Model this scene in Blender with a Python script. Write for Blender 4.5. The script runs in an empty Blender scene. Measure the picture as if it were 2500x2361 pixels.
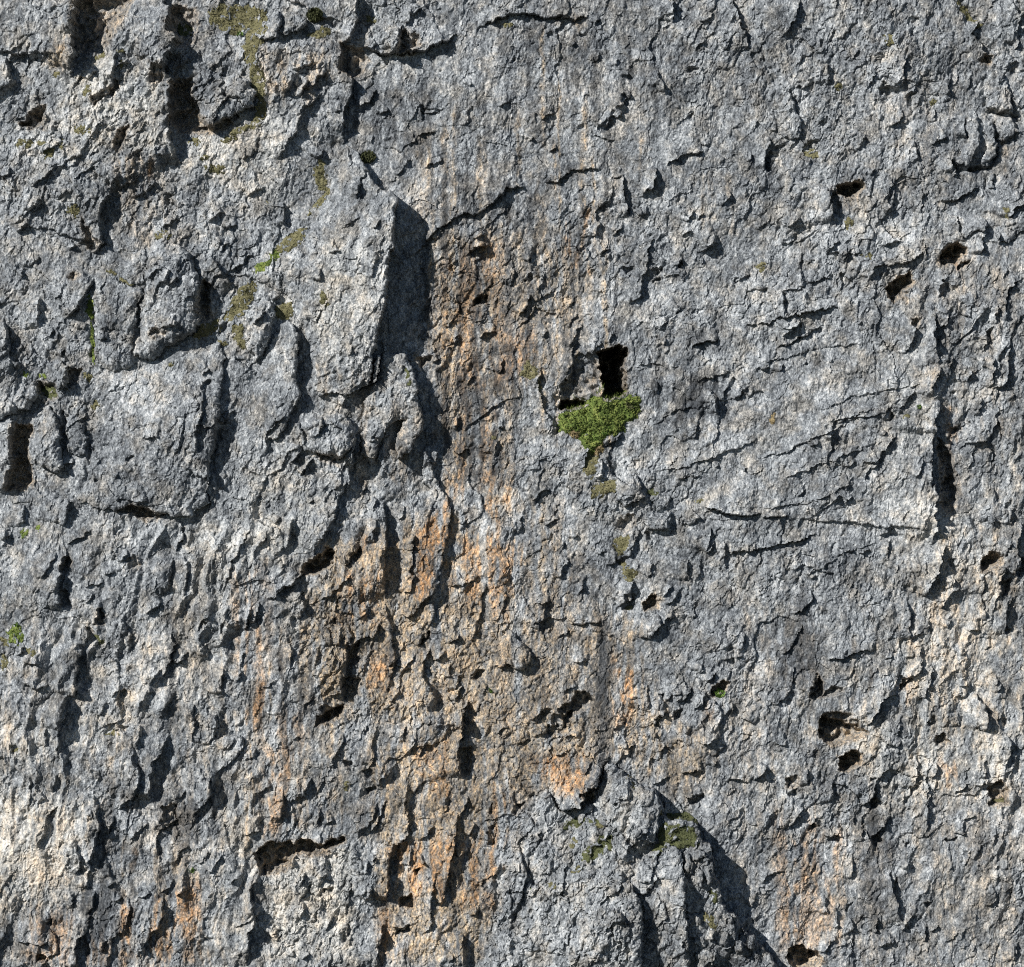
import bpy, math, random
import numpy as np

# ------------------------------------------------------------------ camera, sky, sun, exposure
PX = 0.012                      # metres of cliff per unit of the survey grid used below
SC = bpy.context.scene
CX, CY = 1250.0, 1180.5
def W(px, py, h):               # survey grid (right, down, out of the wall) -> world
    return ((px-CX)*PX, -h*PX, (CY-py)*PX)

DIST = 110.0
cam = bpy.data.cameras.new('camera'); camo = bpy.data.objects.new('camera', cam)
SC.collection.objects.link(camo); SC.camera = camo
camo.location = (0, -DIST, 0); camo.rotation_euler = (math.radians(90), 0, 0)
cam.sensor_fit = 'HORIZONTAL'; cam.sensor_width = 36.0
cam.lens = 36.0*(DIST-0.35)/(2500*PX)
cam.clip_end = 1000

LDIR = np.array([88.0, 95.0, -70.0]); LDIR /= np.linalg.norm(LDIR)    # travel of sunlight: right, into the wall, down
world = bpy.data.worlds.new('World'); SC.world = world; world.use_nodes = True
nt = world.node_tree
sky = nt.nodes.new('ShaderNodeTexSky'); sky.sky_type = 'NISHITA'; sky.sun_disc = False
elev = math.asin(-LDIR[2]); 
sky.sun_elevation = elev
sky.sun_rotation = math.atan2(-LDIR[0], -LDIR[1])
sky.altitude = 2500; sky.air_density = 0.9; sky.dust_density = 0.1; sky.ozone_density = 1.5
bg = nt.nodes['Background']; nt.links.new(sky.outputs[0], bg.inputs[0]); bg.inputs[1].default_value = 0.055
sun = bpy.data.lights.new('sun', 'SUN'); sun.energy = 5.0; sun.angle = math.radians(0.53); sun.color = (1.0, 0.965, 0.92)
suno = bpy.data.objects.new('sun', sun); SC.collection.objects.link(suno)
from mathutils import Vector
suno.rotation_euler = Vector(LDIR).to_track_quat('-Z', 'Y').to_euler(); suno.location = (-30, -40, 30)
SC.view_settings.view_transform = 'Standard'; SC.view_settings.look = 'None'
SC.view_settings.exposure = 0.42; SC.view_settings.gamma = 1.0; SC.view_settings.use_curve_mapping = False
SC.render.engine = 'CYCLES'; SC.cycles.use_denoising = False; SC.cycles.filter_width = 1.15; SC.cycles.diffuse_bounces = 2; SC.cycles.max_bounces = 4

# ------------------------------------------------------------------ noise on arrays
F = np.float32
def hsh(ix, iy, seed):
    h = ix.astype(np.uint32)*np.uint32(374761393) + iy.astype(np.uint32)*np.uint32(668265263) + np.uint32((seed*2654435761) & 0xffffffff)
    h ^= h >> np.uint32(13); h *= np.uint32(1274126177); h ^= h >> np.uint32(16)
    h *= np.uint32(2246822519); h ^= h >> np.uint32(15)
    return h
_a = np.linspace(0, 2*np.pi, 256, endpoint=False)
GX = np.cos(_a).astype(F); GY = np.sin(_a).astype(F)
def perlin(x, y, seed):
    fx = np.floor(x); fy = np.floor(y); ix = fx.astype(np.int32); iy = fy.astype(np.int32)
    dx = (x-fx).astype(F); dy = (y-fy).astype(F)
    u = dx*dx*dx*(dx*(dx*6-15)+10); v = dy*dy*dy*(dy*(dy*6-15)+10)
    def g(ax, ay):
        k = hsh(ix+ax, iy+ay, seed) & np.uint32(255)
        return GX[k]*(dx-ax) + GY[k]*(dy-ay)
    a = g(0,0); a += u*(g(1,0)-a); b = g(0,1); b += u*(g(1,1)-b)
    return (a + v*(b-a))*F(1.5)
def facets(x, y, seed, tilt=1.0):
    """cells with a random level and a random slope: broken faces of rock; also the distance to the joint"""
    ix = np.floor(x).astype(np.int32); iy = np.floor(y).astype(np.int32)
    b1 = np.full(x.shape, 9, F); b2 = np.full(x.shape, 9, F); val = np.zeros(x.shape, F)
    for ax in (-1,0,1):
        for ay in (-1,0,1):
            cx = ix+ax; cy = iy+ay
            h = hsh(cx, cy, seed); h2 = hsh(cx, cy, seed+77)
            jx = (h & np.uint32(1023)).astype(F)/1023; jy = ((h >> np.uint32(10)) & np.uint32(1023)).astype(F)/1023
            dx = (x-cx-jx).astype(F); dy = (y-cy-jy).astype(F)
            d = dx*dx+dy*dy
            lev = (h2 & np.uint32(255)).astype(F)/255-F(.5)
            k = (h2 >> np.uint32(8)) & np.uint32(255)
            s = ((h2 >> np.uint32(16)) & np.uint32(255)).astype(F)/255*F(tilt)
            hv = lev + s*(GX[k]*dx+GY[k]*dy)
            nb = d < b1
            b2 = np.where(nb, b1, np.minimum(b2, d)); val = np.where(nb, hv, val); b1 = np.where(nb, d, b1)
    return val, np.sqrt(b2)-np.sqrt(b1)
def sstep(a, b, x):
    t = np.clip((x-a)/(b-a), 0, 1); return t*t*(3-2*t)

# ------------------------------------------------------------------ the survey grid (fine over the wall, coarser where it runs on)
def axis(lo, hi, st, n, grow):
    core = np.arange(lo, hi+st, st); g = st*np.cumsum(grow**np.arange(1, n+1))
    return np.concatenate([(core[0]-g)[::-1], core, core[-1]+g])
ST = 2.5
AX = axis(-60, 2560, ST, 36, 1.1); AY = axis(-60, 2421, ST, 36, 1.1)
NX, NY = len(AX), len(AY)
X, Y = np.meshgrid(AX.astype(F), AY.astype(F))
WX = X + 7*perlin(X/70, Y/70, 1) + 5.5*perlin(X/22, Y/22, 2) + 3*perlin(X/9.5, Y/9.5, 3)
WY = Y + 7*perlin(X/70, Y/70, 4) + 5.5*perlin(X/22, Y/22, 5) + 3*perlin(X/9.5, Y/9.5, 6)
H = np.zeros(X.shape, F)

TX = [0, 600, 1200, 1850]; TY = [0, 580, 1160, 1740]
def P(tile, s):                 # a sheet of the survey: "x,y x,y ..." -> grid points
    r, c = int(tile[0]), int(tile[1]); k = 650/1967.0
    out = []
    for q in s.split():
        v = [float(t) for t in q.split(',')]
        out.append((TX[c]+v[0]*k, TY[r]+v[1]*k) + tuple(v[2:]))
    return out
def win(pts, m):
    xs = [p[0] for p in pts]; ys = [p[1] for p in pts]
    i0 = max(0, np.searchsorted(AX, min(xs)-m)-1); i1 = min(NX, np.searchsorted(AX, max(xs)+m)+1)
    j0 = max(0, np.searchsorted(AY, min(ys)-m)-1); j1 = min(NY, np.searchsorted(AY, max(ys)+m)+1)
    return (slice(j0, j1), slice(i0, i1))
def polyline(pts, sl):
    x = WX[sl]; y = WY[sl]
    best = np.full(x.shape, 1e12, F); side = np.zeros(x.shape, F); along = np.zeros(x.shape, F); L = 0.0
    q = [pts[0][:2]]
    for p in pts[1:]:
        if math.hypot(p[0]-q[-1][0], p[1]-q[-1][1]) > 1e-3: q.append(p[:2])
    nrm = []
    for (ax, ay), (bx, by) in zip(q[:-1], q[1:]):
        l = math.hypot(bx-ax, by-ay); nrm.append((-(by-ay)/l, (bx-ax)/l))      # towards the raised, right-hand side
    vn = [nrm[0]] + [(a[0]+b[0], a[1]+b[1]) for a, b in zip(nrm[:-1], nrm[1:])] + [nrm[-1]]
    for i, ((ax, ay), (bx, by)) in enumerate(zip(q[:-1], q[1:])):
        dx, dy = bx-ax, by-ay; l2 = dx*dx+dy*dy; l = math.sqrt(l2)
        t = np.clip(((x-ax)*dx+(y-ay)*dy)/l2, 0, 1)
        ex = x-ax-t*dx; ey = y-ay-t*dy; d = ex*ex+ey*ey
        nx = np.where(t <= 0, vn[i][0], np.where(t >= 1, vn[i+1][0], nrm[i][0])); ny = np.where(t <= 0, vn[i][1], np.where(t >= 1, vn[i+1][1], nrm[i][1]))
        nb = d < best
        best = np.where(nb, d, best); side = np.where(nb, np.sign(nx*ex+ny*ey), side); along = np.where(nb, L+t*l, along)
        L += l
    return np.sqrt(best), side, along, L
def inside_poly(pts, sl):
    x = WX[sl]; y = WY[sl]; ins = np.zeros(x.shape, bool); best = np.full(x.shape, 1e12, F); n = len(pts)
    for i in range(n):
        ax, ay = pts[i][:2]; bx, by = pts[(i+1) % n][:2]
        dx, dy = bx-ax, by-ay; l2 = dx*dx+dy*dy+1e-9
        t = np.clip(((x-ax)*dx+(y-ay)*dy)/l2, 0, 1)
        ex = x-ax-t*dx; ey = y-ay-t*dy; best = np.minimum(best, ex*ex+ey*ey)
        if abs(dy) > 1e-9:
            c = ((ay > y) != (by > y)) & (x < dx*(y-ay)/dy+ax); ins ^= c
    return ins, np.sqrt(best)
ALONG = 0; EDGE_GAIN = 1.35
def edge(pts, amp, wl=90, rec=0.25, wr=25):
    """a broken edge: the wall stands proud on the right hand of travel and drops on the other side"""
    global ALONG; ALONG += 1
    sl = win(pts, max(wl, wr)*2.6)
    d, s, a, L = polyline(pts, sl)
    tp = np.clip(np.minimum(a, L-a)/max(0.22*L, 8), 0, 1); tp = tp*(2-tp)
    v = 0.95+0.55*perlin(a/28+ALONG*7.3, a*0+ALONG*3.1, 11)*np.exp(-d/14)
    amp = amp*(1+(EDGE_GAIN-1)*min(1, max(0, (34-amp)/20)))
    H[sl] += (amp*tp*v*np.where(s > 0, np.exp(-(d/wl))*sstep(wl*2.6, wl*1.4, d), -rec*np.exp(-d/wr)*sstep(wr*2.6, wr*1.2, d))).astype(F)
def crack(pts, w, depth):
    global ALONG; ALONG += 1
    sl = win(pts, w*4+10); d, s, a, L = polyline(pts, sl)
    tp = np.clip(np.minimum(a, L-a)/max(0.15*L, 6), 0, 1); v = np.clip(0.8+0.9*perlin(a/20+ALONG*5.7, a*0+ALONG, 12), 0.1, 2)
    H[sl] -= (depth*tp*v*np.exp(-(d/w)**2)).astype(F)
PITS = []
def pit(pts, depth, e=6):
    sl = win(pts, 30); ins, d = inside_poly(pts, sl)
    xs = [p[0] for p in pts]; ys = [p[1] for p in pts]; x = X[sl]; y = Y[sl]
    g = (x-np.mean(xs))/(max(xs)-min(xs)+1) + (y-np.mean(ys))/(max(ys)-min(ys)+1)      # overhung at the upper left, running out at the lower right
    sd = np.where(ins, d, -d) + 4 + 3.2*perlin(x/11, y/11, 13) + 1.5*perlin(x/5, y/5, 14)
    ee = e*(1+1.3*np.clip(g+.35, 0, 1.2)) + .12*depth*np.clip(g+.2, 0, 1)
    if depth >= 24: PITS.append((sl, sstep(-7, 3, sd).astype(F)*min(1, depth/45)))
    t = np.clip(sd/ee, 0, 1); H[sl] -= (1.2*depth*t*(2-t)*(.9+.45*perlin(x/17, y/17, 15))).astype(F)
def spot(tile, x, y, rx, ry, depth, rot=0.0):
    (cx, cy), = P(tile, f'{x},{y}'); k = 650/1967.0; n = 9; c, s = math.cos(rot), math.sin(rot)
    pts = []
    for i in range(n):
        t = 2*math.pi*i/n; r = 0.8+0.4*random.Random(int(x*7+y*13+i)).random()
        ux, uy = rx*k*r*math.cos(t), ry*k*r*math.sin(t)
        pts.append((cx+ux*c-uy*s, cy+ux*s+uy*c))
    pit(pts, depth, 5)
def swell(x, y, rx, ry, amp, rot=0.0):
    m = 2.4*max(rx, ry); sl = win([(x, y)], m); c, s = math.cos(rot), math.sin(rot)
    dx = WX[sl]-x; dy = WY[sl]-y; u = (dx*c+dy*s)/rx; v = (-dx*s+dy*c)/ry
    H[sl] += (amp*np.exp(-(u*u+v*v))).astype(F)

BLOCKS = []                      # rocks that stand on or out of the wall: own meshes
def block(name, label, pts, er=14, pm=0.55, cat=None, bulge=0.0, own=None, group=None, dome=None):
    """outline with a height at every corner; sharp flanks, rounded rim"""
    er *= .7; sl = win(pts, 15); ins, d = inside_poly(pts, sl)
    x = WX[sl]; y = WY[sl]; num = np.zeros(x.shape, F); den = np.zeros(x.shape, F); n = len(pts)
    for i in range(n):
        a = pts[i]; b = pts[(i+1) % n]; m = max(1, int(math.hypot(b[0]-a[0], b[1]-a[1])/45))
        for q in range(m):
            t = (q+.5)/m; qx = a[0]+(b[0]-a[0])*t; qy = a[1]+(b[1]-a[1])*t; qh = a[2]+(b[2]-a[2])*t; qh *= .3+.7*min(1, max(0, (qh-4)/12))
            w = 1/(((x-qx)**2+(y-qy)**2)+60); num += w*qh; den += w
    hv = num/den
    mx = float(d[ins].max()) if ins.any() else 1.0; dome = (.30 if cat else .16) if dome is None else dome
    t = np.clip(d/er, 0, 1); prof = pm+(1-pm)*np.sqrt(np.clip(1-(1-t)**2, 0, 1))
    lift = np.where(ins, np.maximum(hv*prof + bulge*np.minimum(d/(er*2.5), 1) + dome*mx*(1-(1-d/mx)**2), 1.5), 0).astype(F)
    BLOCKS.append(dict(name=name, label=label, sl=sl, mask=ins, lift=lift, cat=cat, pts=pts, own=own, group=group))
    H[sl] += lift
def E(tile, *rows):
    for r in rows:
        par, s = r.split('|'); v = [float(t) for t in par.split()]
        edge(P(tile, s), *v)
def PT(tile, *rows):
    for r in rows:
        par, s = r.split('|'); v = [float(t) for t in par.split()]
        pit(P(tile, s), *v)

# ------------------------------------------------------------------ relief of the wall, sheet by sheet
swell(330, 400, 420, 380, 30); swell(560, 1150, 330, 420, 26); swell(300, 2000, 500, 380, 18)
swell(1900, 1450, 420, 500, 22); swell(1400, 300, 380, 260, 10); swell(1080, 1500, 150, 700, -22)
swell(1450, 1650, 260, 300, -10); swell(2380, 700, 200, 500, 10); swell(1250, 900, 120, 300, -6)
for a in ((2060,1050,270,26,13,-.46),(2000,1135,270,24,11,-.42),(1900,985,240,24,9,-.48),(1960,1240,230,26,10,-.35),(2120,960,200,22,8,-.5),(1800,1090,200,22,7,-.4),(1650,930,190,22,7,-.3),(1880,800,230,24,8,-.3)): swell(*a)
E('00', '70 160 .3 60|590,-60 560,100 535,220 545,330 575,400 520,540',
  '58 200 .35 70|1205,-60 1245,120 1225,230 1305,250 1290,330 1240,400 1225,520 1290,590 1245,680 1245,900 1265,1050 1330,1190',
  '12 40|870,380 860,500 830,640 800,700 680,770', '16 60|30,420 60,560 110,640', '32 110 .3 40|840,1390 760,1520 740,1650 760,1800 700,1880',
  '10 40|1060,1415 980,1480', '10 40|1165,1350 1080,1430', '12 30|1640,1560 1530,1630', '11 30|1750,1650 1640,1690', '10 30|1945,1370 1840,1430',
  '12 40|420,1230 330,1310 230,1390', '10 30|300,1480 200,1590', '12 30|190,1640 130,1710', '14 40|1700,1800 1630,1870', '16 40|1400,430 1300,500 1290,580',
  '12 30|600,430 520,580', '10 30|960,470 850,520 860,580', '9 30|1230,1130 1150,1140', '16 40|900,1290 830,1380', '10 30|1010,1340 890,1400',
  '12 30|1330,1600 1200,1700', '9 30|700,1240 560,1330', '9 25|520,1400 430,1480', '10 25|100,1240 20,1330','12 30|460,1080 300,1130')
PT('00', '34 26|575,-40 980,-40 930,120 860,220 800,280 720,340 600,390 555,300 550,100', '26 8|1140,490 1230,480 1200,600 1120,610',
  '38 10|200,880 250,800 320,780 320,930 240,960 160,910', '32 8|850,1080 880,980 930,960 910,1050 880,1110', '20 6|990,1190 1000,1140 1060,1120 1040,1190',
  '24 6|800,660 870,600 850,690 700,770 690,730', '40 26|1270,600 1420,560 1400,700 1450,830 1550,950 1700,880 1720,930 1500,985 1330,970 1260,880',
  '24 6|610,1620 700,1790 760,1800 700,1850 640,1840', '26 16|1250,20 1430,60 1450,180 1390,330 1290,330 1310,250 1240,230')
E('01', '40 150 .3 60|840,-60 800,80 830,150 780,250 700,300', '36 150 .2 40|700,290 690,400 720,520 795,570 770,680 735,780 720,900 715,1050',
  '30 90 .4 30|1560,240 1480,310 1380,335 1290,370 1180,390 1080,385 1000,370 900,350 830,320', '22 60|1150,180 1145,290 1105,390',
  '11 110 .5 8|1990,1385 1900,1460 1800,1510 1700,1560 1600,1560 1500,1640 1400,1710 1330,1790 1200,1910',
  '8 30|1420,825 1300,830 1300,900', '6 30|1970,765 1870,800', '16 80|560,690 430,790 390,900 360,990 290,1080 240,1190', '14 40|500,440 430,500 330,520',
  '14 40|600,540 530,580 480,680', '18 30|480,600 420,660 400,720', '12 30|360,560 300,690', '8 30|700,820 640,830', '12 40|960,640 900,760 830,800',
  '9 30|1050,800 980,860', '8 20|1680,610 1640,650', '12 30|850,1385 825,1480', '9 30|1000,1640 960,1700', '9 30|840,1630 730,1690', '14 40|560,1100 500,1180',
  '12 30|280,1500 250,1680', '14 40|700,1850 620,1876', '8 30|1220,1170 1120,1290', '6 20|950,1000 930,1050', '10 25|1460,1180 1380,1210 1320,1240', '9 30|1770,1730 1680,1780',
  '12 30|1800,1820 1640,1870','10 40|1240,60 1180,180', '16 30|1300,60 1230,110', '9 20|1400,980 1270,1000')
PT('01', '30 12|700,300 850,340 900,430 860,520 780,560 690,500', '26 8|1170,210 1270,250 1280,330 1220,385 1130,390 1150,290', '18 6|360,560 420,540 430,660 330,680',
  '10 4|1300,800 1440,800 1420,830 1310,835')
E('02', '15 50 .5 8|740,80 620,140 520,110 400,115 240,95 150,105 20,150 -110,190', '10 90 .5 7|1560,1110 1400,1150 1300,1200', '9 70 .5 7|830,1230 700,1265 600,1250 500,1330 400,1355',
  '11 90 .5 8|250,1370 130,1400 60,1480 0,1510', '13 30|1035,690 960,770 920,810', '10 30|1290,620 1250,675', '14 40|1330,-20 1345,90 1320,160', '9 30|800,130 760,170',
  '14 60 .6 16|1795,-40 1840,140 1890,250 1920,345', '14 30|985,840 880,870 830,940', '13 50|960,1270 985,1400 1000,1500 1000,1600', '14 40|1225,1230 1200,1380 1110,1440',
  '9 30|1160,1560 1080,1590', '10 30|980,1690 900,1745', '14 40|1690,1775 1550,1845', '9 30|1770,1440 1700,1530', '6 30|900,1030 820,1030 750,955', '7 30|1625,1050 1540,1065',
  '7 20|325,820 310,900', '7 20|310,990 285,1030', '8 20|800,370 780,450', '8 20|945,440 930,500', '8 20|610,290 580,340', '9 20|500,1100 420,1130', '8 20|960,1290 880,1300',
  '9 30|1480,1540 1440,1640', '9 30|1560,1560 1530,1630', '8 30|880,1820 800,1876', '9 20|1490,1700 1400,1730', '7 20|1720,1160 1680,1200', '7 20|1580,280 1510,350','8 30|1780,270 1740,350',
  '12 30|560,1800 680,1850 740,1800', '9 20|1940,1120 1910,1180','8 20|470,830 360,885', '8 25|1230,500 1290,640 1250,680')
for a in ((990,730,30,22,14),(1015,568,40,10,12),(1512,500,38,14,16),(680,240,30,10,14),(440,258,20,14,12),(900,858,22,16,12),(850,930,40,40,14),(665,945,18,10,10),(500,125,16,16,14),
          (1590,180,22,14,10),(1440,600,14,20,8),(830,1540,30,14,10),(165,430,14,14,8),(1170,1750,12,20,10)): spot('02', *a)
E('03', '9 30|1080,420 1070,620 1030,650 940,620', '13 40|1425,550 1430,700', '12 40|1090,830 1060,910 970,940', '9 30|1330,790 1320,880', '9 30|1330,1040 1270,1070',
  '10 30|1160,1040 1165,1130 1190,1150', '9 40|1240,1400 1230,1480 1200,1560', '11 50 .5 10|1650,1400 1540,1430 1460,1480 1350,1470', '26 80 .3 30|560,1370 540,1480 540,1580 545,1660',
  '15 50|520,460 540,600', '8 30|745,350 700,440', '11 40|800,990 750,1060', '12 60|320,-20 310,60 290,150 180,260', '8 30|420,620 330,640 290,640', '9 30|330,1590 230,1690', '8 30|110,1600 0,1680',
  '15 50|1970,1490 1880,1540 1860,1610', '9 40|1000,1310 1012,1400 990,1580', '15 50|1700,1640 1670,1740 1640,1880', '10 40|1500,1570 1490,1700 1530,1760', '14 40 .5 14|1640,150 1600,230 1670,330 1720,400',
  '10 30|1960,280 1920,350', '12 40|1920,450 1840,500', '9 30|1900,-20 1940,120 1930,280', '12 40|1540,870 1530,1000', '8 30|870,1240 850,1300', '8 30|780,1290 740,1350', '9 30|600,-20 590,60',
  '10 30|1400,1000 1290,1060', '9 30|1800,1720 1780,1800', '8 20|1090,430 1060,510', '9 30|890,520 820,640', '10 30|620,1770 520,1850', '12 40|1480,1240 1440,1300','10 30|100,1010 70,1150 60,1240')
crack(P('03', '0,270 60,380 70,480 140,600 165,635'), 6, 14); crack(P('03', '1480,-20 1560,110 1640,170'), 14, 24); crack(P('03', '1690,830 1900,835 1960,840'), 5, 22)
crack(P('03', '1760,860 1770,1000 1790,1060 1780,1160 1700,1240 1500,1245'), 5, 24); crack(P('03', '1940,1000 1880,1030 1800,1050'), 5, 16); crack(P('03', '1890,700 1920,830 1960,950'), 5, 14)
crack(P('03', '1690,560 1690,790'), 6, 12); crack(P('03', '1440,1180 1490,1250 1700,1240'), 6, 18); crack(P('03', '1680,1290 1690,1400 1760,1480'), 4, 12)
PT('03', '75 9|630,1360 770,1335 785,1385 720,1455 660,1455 615,1410', '20 8|545,1400 620,1430 610,1540 560,1600', '32 8|1680,390 1730,400 1730,455 1680,455', '18 6|70,1160 150,1080 190,1050 180,1130 110,1150 80,1260 50,1240',
  '16 6|355,1090 390,1045 440,1045 480,1100 450,1160 400,1185 360,1150', '18 5|475,900 515,860 515,890 490,925', '22 6|1130,700 1180,680 1150,760 1110,790', '18 6|940,590 960,650 1060,660 1050,690 920,670',
  '26 7|1390,1830 1460,1800 1530,1830 1500,1890 1380,1890', '14 6|1120,120 1200,120 1220,180 1130,180', '14 8|240,660 300,760 315,840 290,830', '20 8|1440,1200 1520,1240 1440,1270')
E('10', '24 90 .4 30|700,320 620,420 570,520 480,570', '15 50|275,460 275,660', '10 30|455,415 400,460', '9 30|385,665 350,725', '30 70 .4 30|10,590 45,740 65,850 140,950', '16 50|1570,150 1640,270 1720,340',
  '11 50|1535,1090 1490,1250 1465,1420 1450,1600', '9 30|1190,1485 1070,1465', '46 60 .2 50|100,1350 80,1500 62,1700 20,1900', '13 40|1960,570 1880,640', '10 30|1650,30 1620,60', '12 30|1870,130 1780,200 1700,230',
  '9 30|1560,960 1500,1020', '8 30|1740,1270 1640,1400', '9 30|1830,1680 1800,1710', '10 30|170,250 140,290', '12 30|560,40 520,100', '10 30|680,50 640,80', '10 40|1720,860 1880,1000', '12 40|1560,1700 1500,1800',
  '9 30|640,620 610,690', '12 30|470,830 430,890', '10 30|800,740 720,735', '6 40|1390,1290 1360,1400 1320,1600', '8 30|900,1750 880,1790', '8 30|720,1780 690,1800','10 40|300,150 200,240', '10 30|540,1640 420,1690', '9 30|1340,300 1240,360','12 40|1220,240 1100,300','10 30|1320,640 1180,650')
PT('10', '24 8|1110,690 1170,675 1220,700 1150,730', '24 7|515,280 540,255 560,290 530,310', '30 10|1510,330 1560,380 1540,580 1500,600 1480,500', '42 14|110,1400 220,1400 180,1560 200,1680 240,1800 150,1860 40,1860 80,1700 90,1500',
  '26 8|520,970 610,970 580,1040 520,1110 500,1080', '18 6|1500,1080 1560,1060 1550,1110 1500,1130', '20 6|1610,640 1665,620 1650,700 1600,710', '20 8|250,1190 310,1200 260,1290 160,1330 130,1300', '14 6|160,370 200,370 190,410 160,400',
  '10 5|945,1650 980,1625 970,1660', '18 8|440,1280 490,1300 480,1500 450,1440','24 8|280,1080 400,1100 420,1180 330,1200')
crack(P('10', '690,560 690,750 690,900'), 7, 16); crack(P('10', '700,1500 660,1590 630,1750 580,1900'), 6, 14); crack(P('10', '740,730 830,760 900,780'), 4, 8)
crack(P('10', '1650,1390 1590,1520 1560,1720'), 7, 16)
E('11', '9 30|1590,500 1560,570', '13 40|1775,70 1630,130', '10 30|1925,1390 1885,1412', '15 40|755,1170 710,1255', '15 50|500,1630 390,1740', '20 60|810,1470 780,1700 740,1890', '10 30|1840,690 1720,720', '8 30|1700,290 1680,320',
  '9 30|1560,160 1500,230', '8 30|1510,590 1490,650', '10 30|1580,700 1540,790', '9 30|1430,900 1370,940', '8 30|1680,1010 1640,1080', '8 30|1580,1340 1560,1420', '12 40|580,1330 550,1440 520,1490', '10 30|300,1310 150,1460 140,1610',
  '12 30|560,240 540,330', '8 30|550,540 520,630', '9 30|980,130 940,300', '9 30|800,820 790,860', '14 40|430,1550 340,1650', '9 30|1660,1560 1580,1600 1520,1580', '10 30|1880,1500 1830,1620','11 30|1900,900 1860,1000', '10 30|1430,1570 1390,1700', '9 40|860,1460 830,1640')
PT('11', '34 5|1675,460 1735,410 1785,425 1755,485 1700,490', '12 6|1660,540 1700,540 1690,570', '30 14|1260,900 1380,900 1300,960', '26 10|520,1600 640,1635 740,1620 700,1660 560,1640')
E('12', '11 40|1195,10 1150,120 1160,200 1130,300 1110,400 1090,440 1010,475', '7 30|640,560 580,665', '9 40|620,720 585,900 555,1010', '8 30|900,690 880,790', '10 30|820,780 740,840', '17 40|295,415 240,500 195,570',
  '9 30|160,245 140,355', '11 40|300,40 295,110 265,180', '11 40 .5 8|1690,745 1590,770 1480,815', '6 50|1790,980 1640,1030 1490,1055', '10 40|1610,1110 1675,1190 1680,1300', '10 40|370,940 350,1100 380,1240 450,1360 475,1480',
  '9 30|1410,140 1385,225', '11 30|1670,45 1550,85', '7 30|1690,1680 1640,1705', '14 40|970,1440 920,1480 830,1540', '9 30|1520,1370 1480,1490', '9 30|1280,720 1290,800', '9 30|1300,580 1270,680', '10 30|1400,500 1350,560',
  '8 30|1240,1080 1210,1150', '8 40|620,960 540,1100 510,1250', '9 30|690,650 560,820', '8 30|710,20 640,80 590,40', '7 30|890,100 870,150', '8 25|440,380 390,440', '12 30|810,1640 820,1790', '8 30|1880,1700 1850,1740', '8 30|1960,640 1880,640',
  '10 30|720,1550 680,1700', '8 30|1540,1760 1380,1780', '8 30|1900,1100 1800,1200','7 30|1930,260 1790,330', '7 20|1580,150 1560,200', '9 25|340,460 300,450','8 25|420,690 360,720')
PT('12', '20 7|600,890 770,840 835,900 835,1180 720,1220 505,1275 520,1100 600,1000', '190 3|868,818 940,798 1000,825 1012,868 990,900 972,960 970,1040 978,1075 968,1168 838,1185 824,950 812,880 795,850',
  '75 5|515,1205 620,1190 722,1212 640,1255 520,1275', '22 5|980,215 1030,235 1040,255 1000,270', '22 5|1220,235 1260,230 1265,255 1230,260', '18 5|1215,300 1265,295 1250,320', '18 5|250,310 275,280 320,290 270,330', '16 5|1395,180 1425,190 1390,220', '12 5|1790,320 1820,310 1810,350',
  '16 6|700,1420 780,1410 760,1440 690,1450', '14 6|880,1490 840,1540 830,1510')
crack(P('12', '490,1100 480,1300 470,1480 490,1540'), 7, 15); crack(P('12', '680,860 760,900 640,1010'), 5, 8); crack(P('12', '600,1150 700,1120 820,1090'), 4, 8); crack(P('12', '690,1060 760,1070 820,1040'), 3, 6)
E('13', '8 50 .5 8|545,295 450,325 370,342', '7 40 .5 8|355,368 270,385 185,392', '12 60 .5 7|600,515 430,545 250,580 120,600 0,640', '13 30|325,635 190,705', '11 40 .5 8|490,645 340,730 140,805', '6 40|330,100 320,330', '5 40|525,-20 520,160',
  '9 40|205,405 185,590', '15 40|935,195 860,210 820,310', '10 30|1120,170 1010,200 940,200', '9 30|800,595 740,630', '15 50|1165,590 1145,740 1070,870', '19 60|1315,540 1312,700 1315,850 1335,930', '10 40|1425,530 1405,650 1335,670', '11 40|1960,320 1870,370 1840,450 1838,610',
  '10 30|1690,680 1678,840', '11 40|1735,860 1752,960 1720,1100', '15 60|1860,780 1850,900 1870,960 1840,1080 1740,1115', '13 40|1350,950 1310,1050 1265,1170', '15 40|1185,1125 1100,1190 1045,1280', '12 40|1030,1450 960,1540 870,1640 780,1672', '8 30|720,1655 640,1705',
  '30 90 .25 40|1330,1180 1352,1260 1320,1380 1312,1460', '8 30|1890,1130 1880,1210', '10 30|1745,1470 1650,1500 1540,1510', '9 30|700,330 620,250 620,420', '8 30|460,1510 390,1560', '8 30|200,930 155,1000', '8 30|110,960 0,960', '9 30|950,1430 900,1480', '9 30|660,1320 590,1370',
  '10 30|960,1240 920,1340', '8 30|560,1420 530,1500', '9 30|1220,1630 1180,1760', '7 30|1060,1520 1200,1530', '11 40|1440,880 1430,1040', '12 30|1060,30 950,60', '14 40|1260,60 1180,150 1060,200', '10 30|680,80 640,170', '9 30|1780,480 1770,640', '10 30|1560,600 1500,580','10 30|1580,980 1560,1080','9 30|1660,1180 1640,1320','9 30|1740,1560 1740,1700', '8 30|880,1650 780,1780', '8 25|380,910 350,930')
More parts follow.
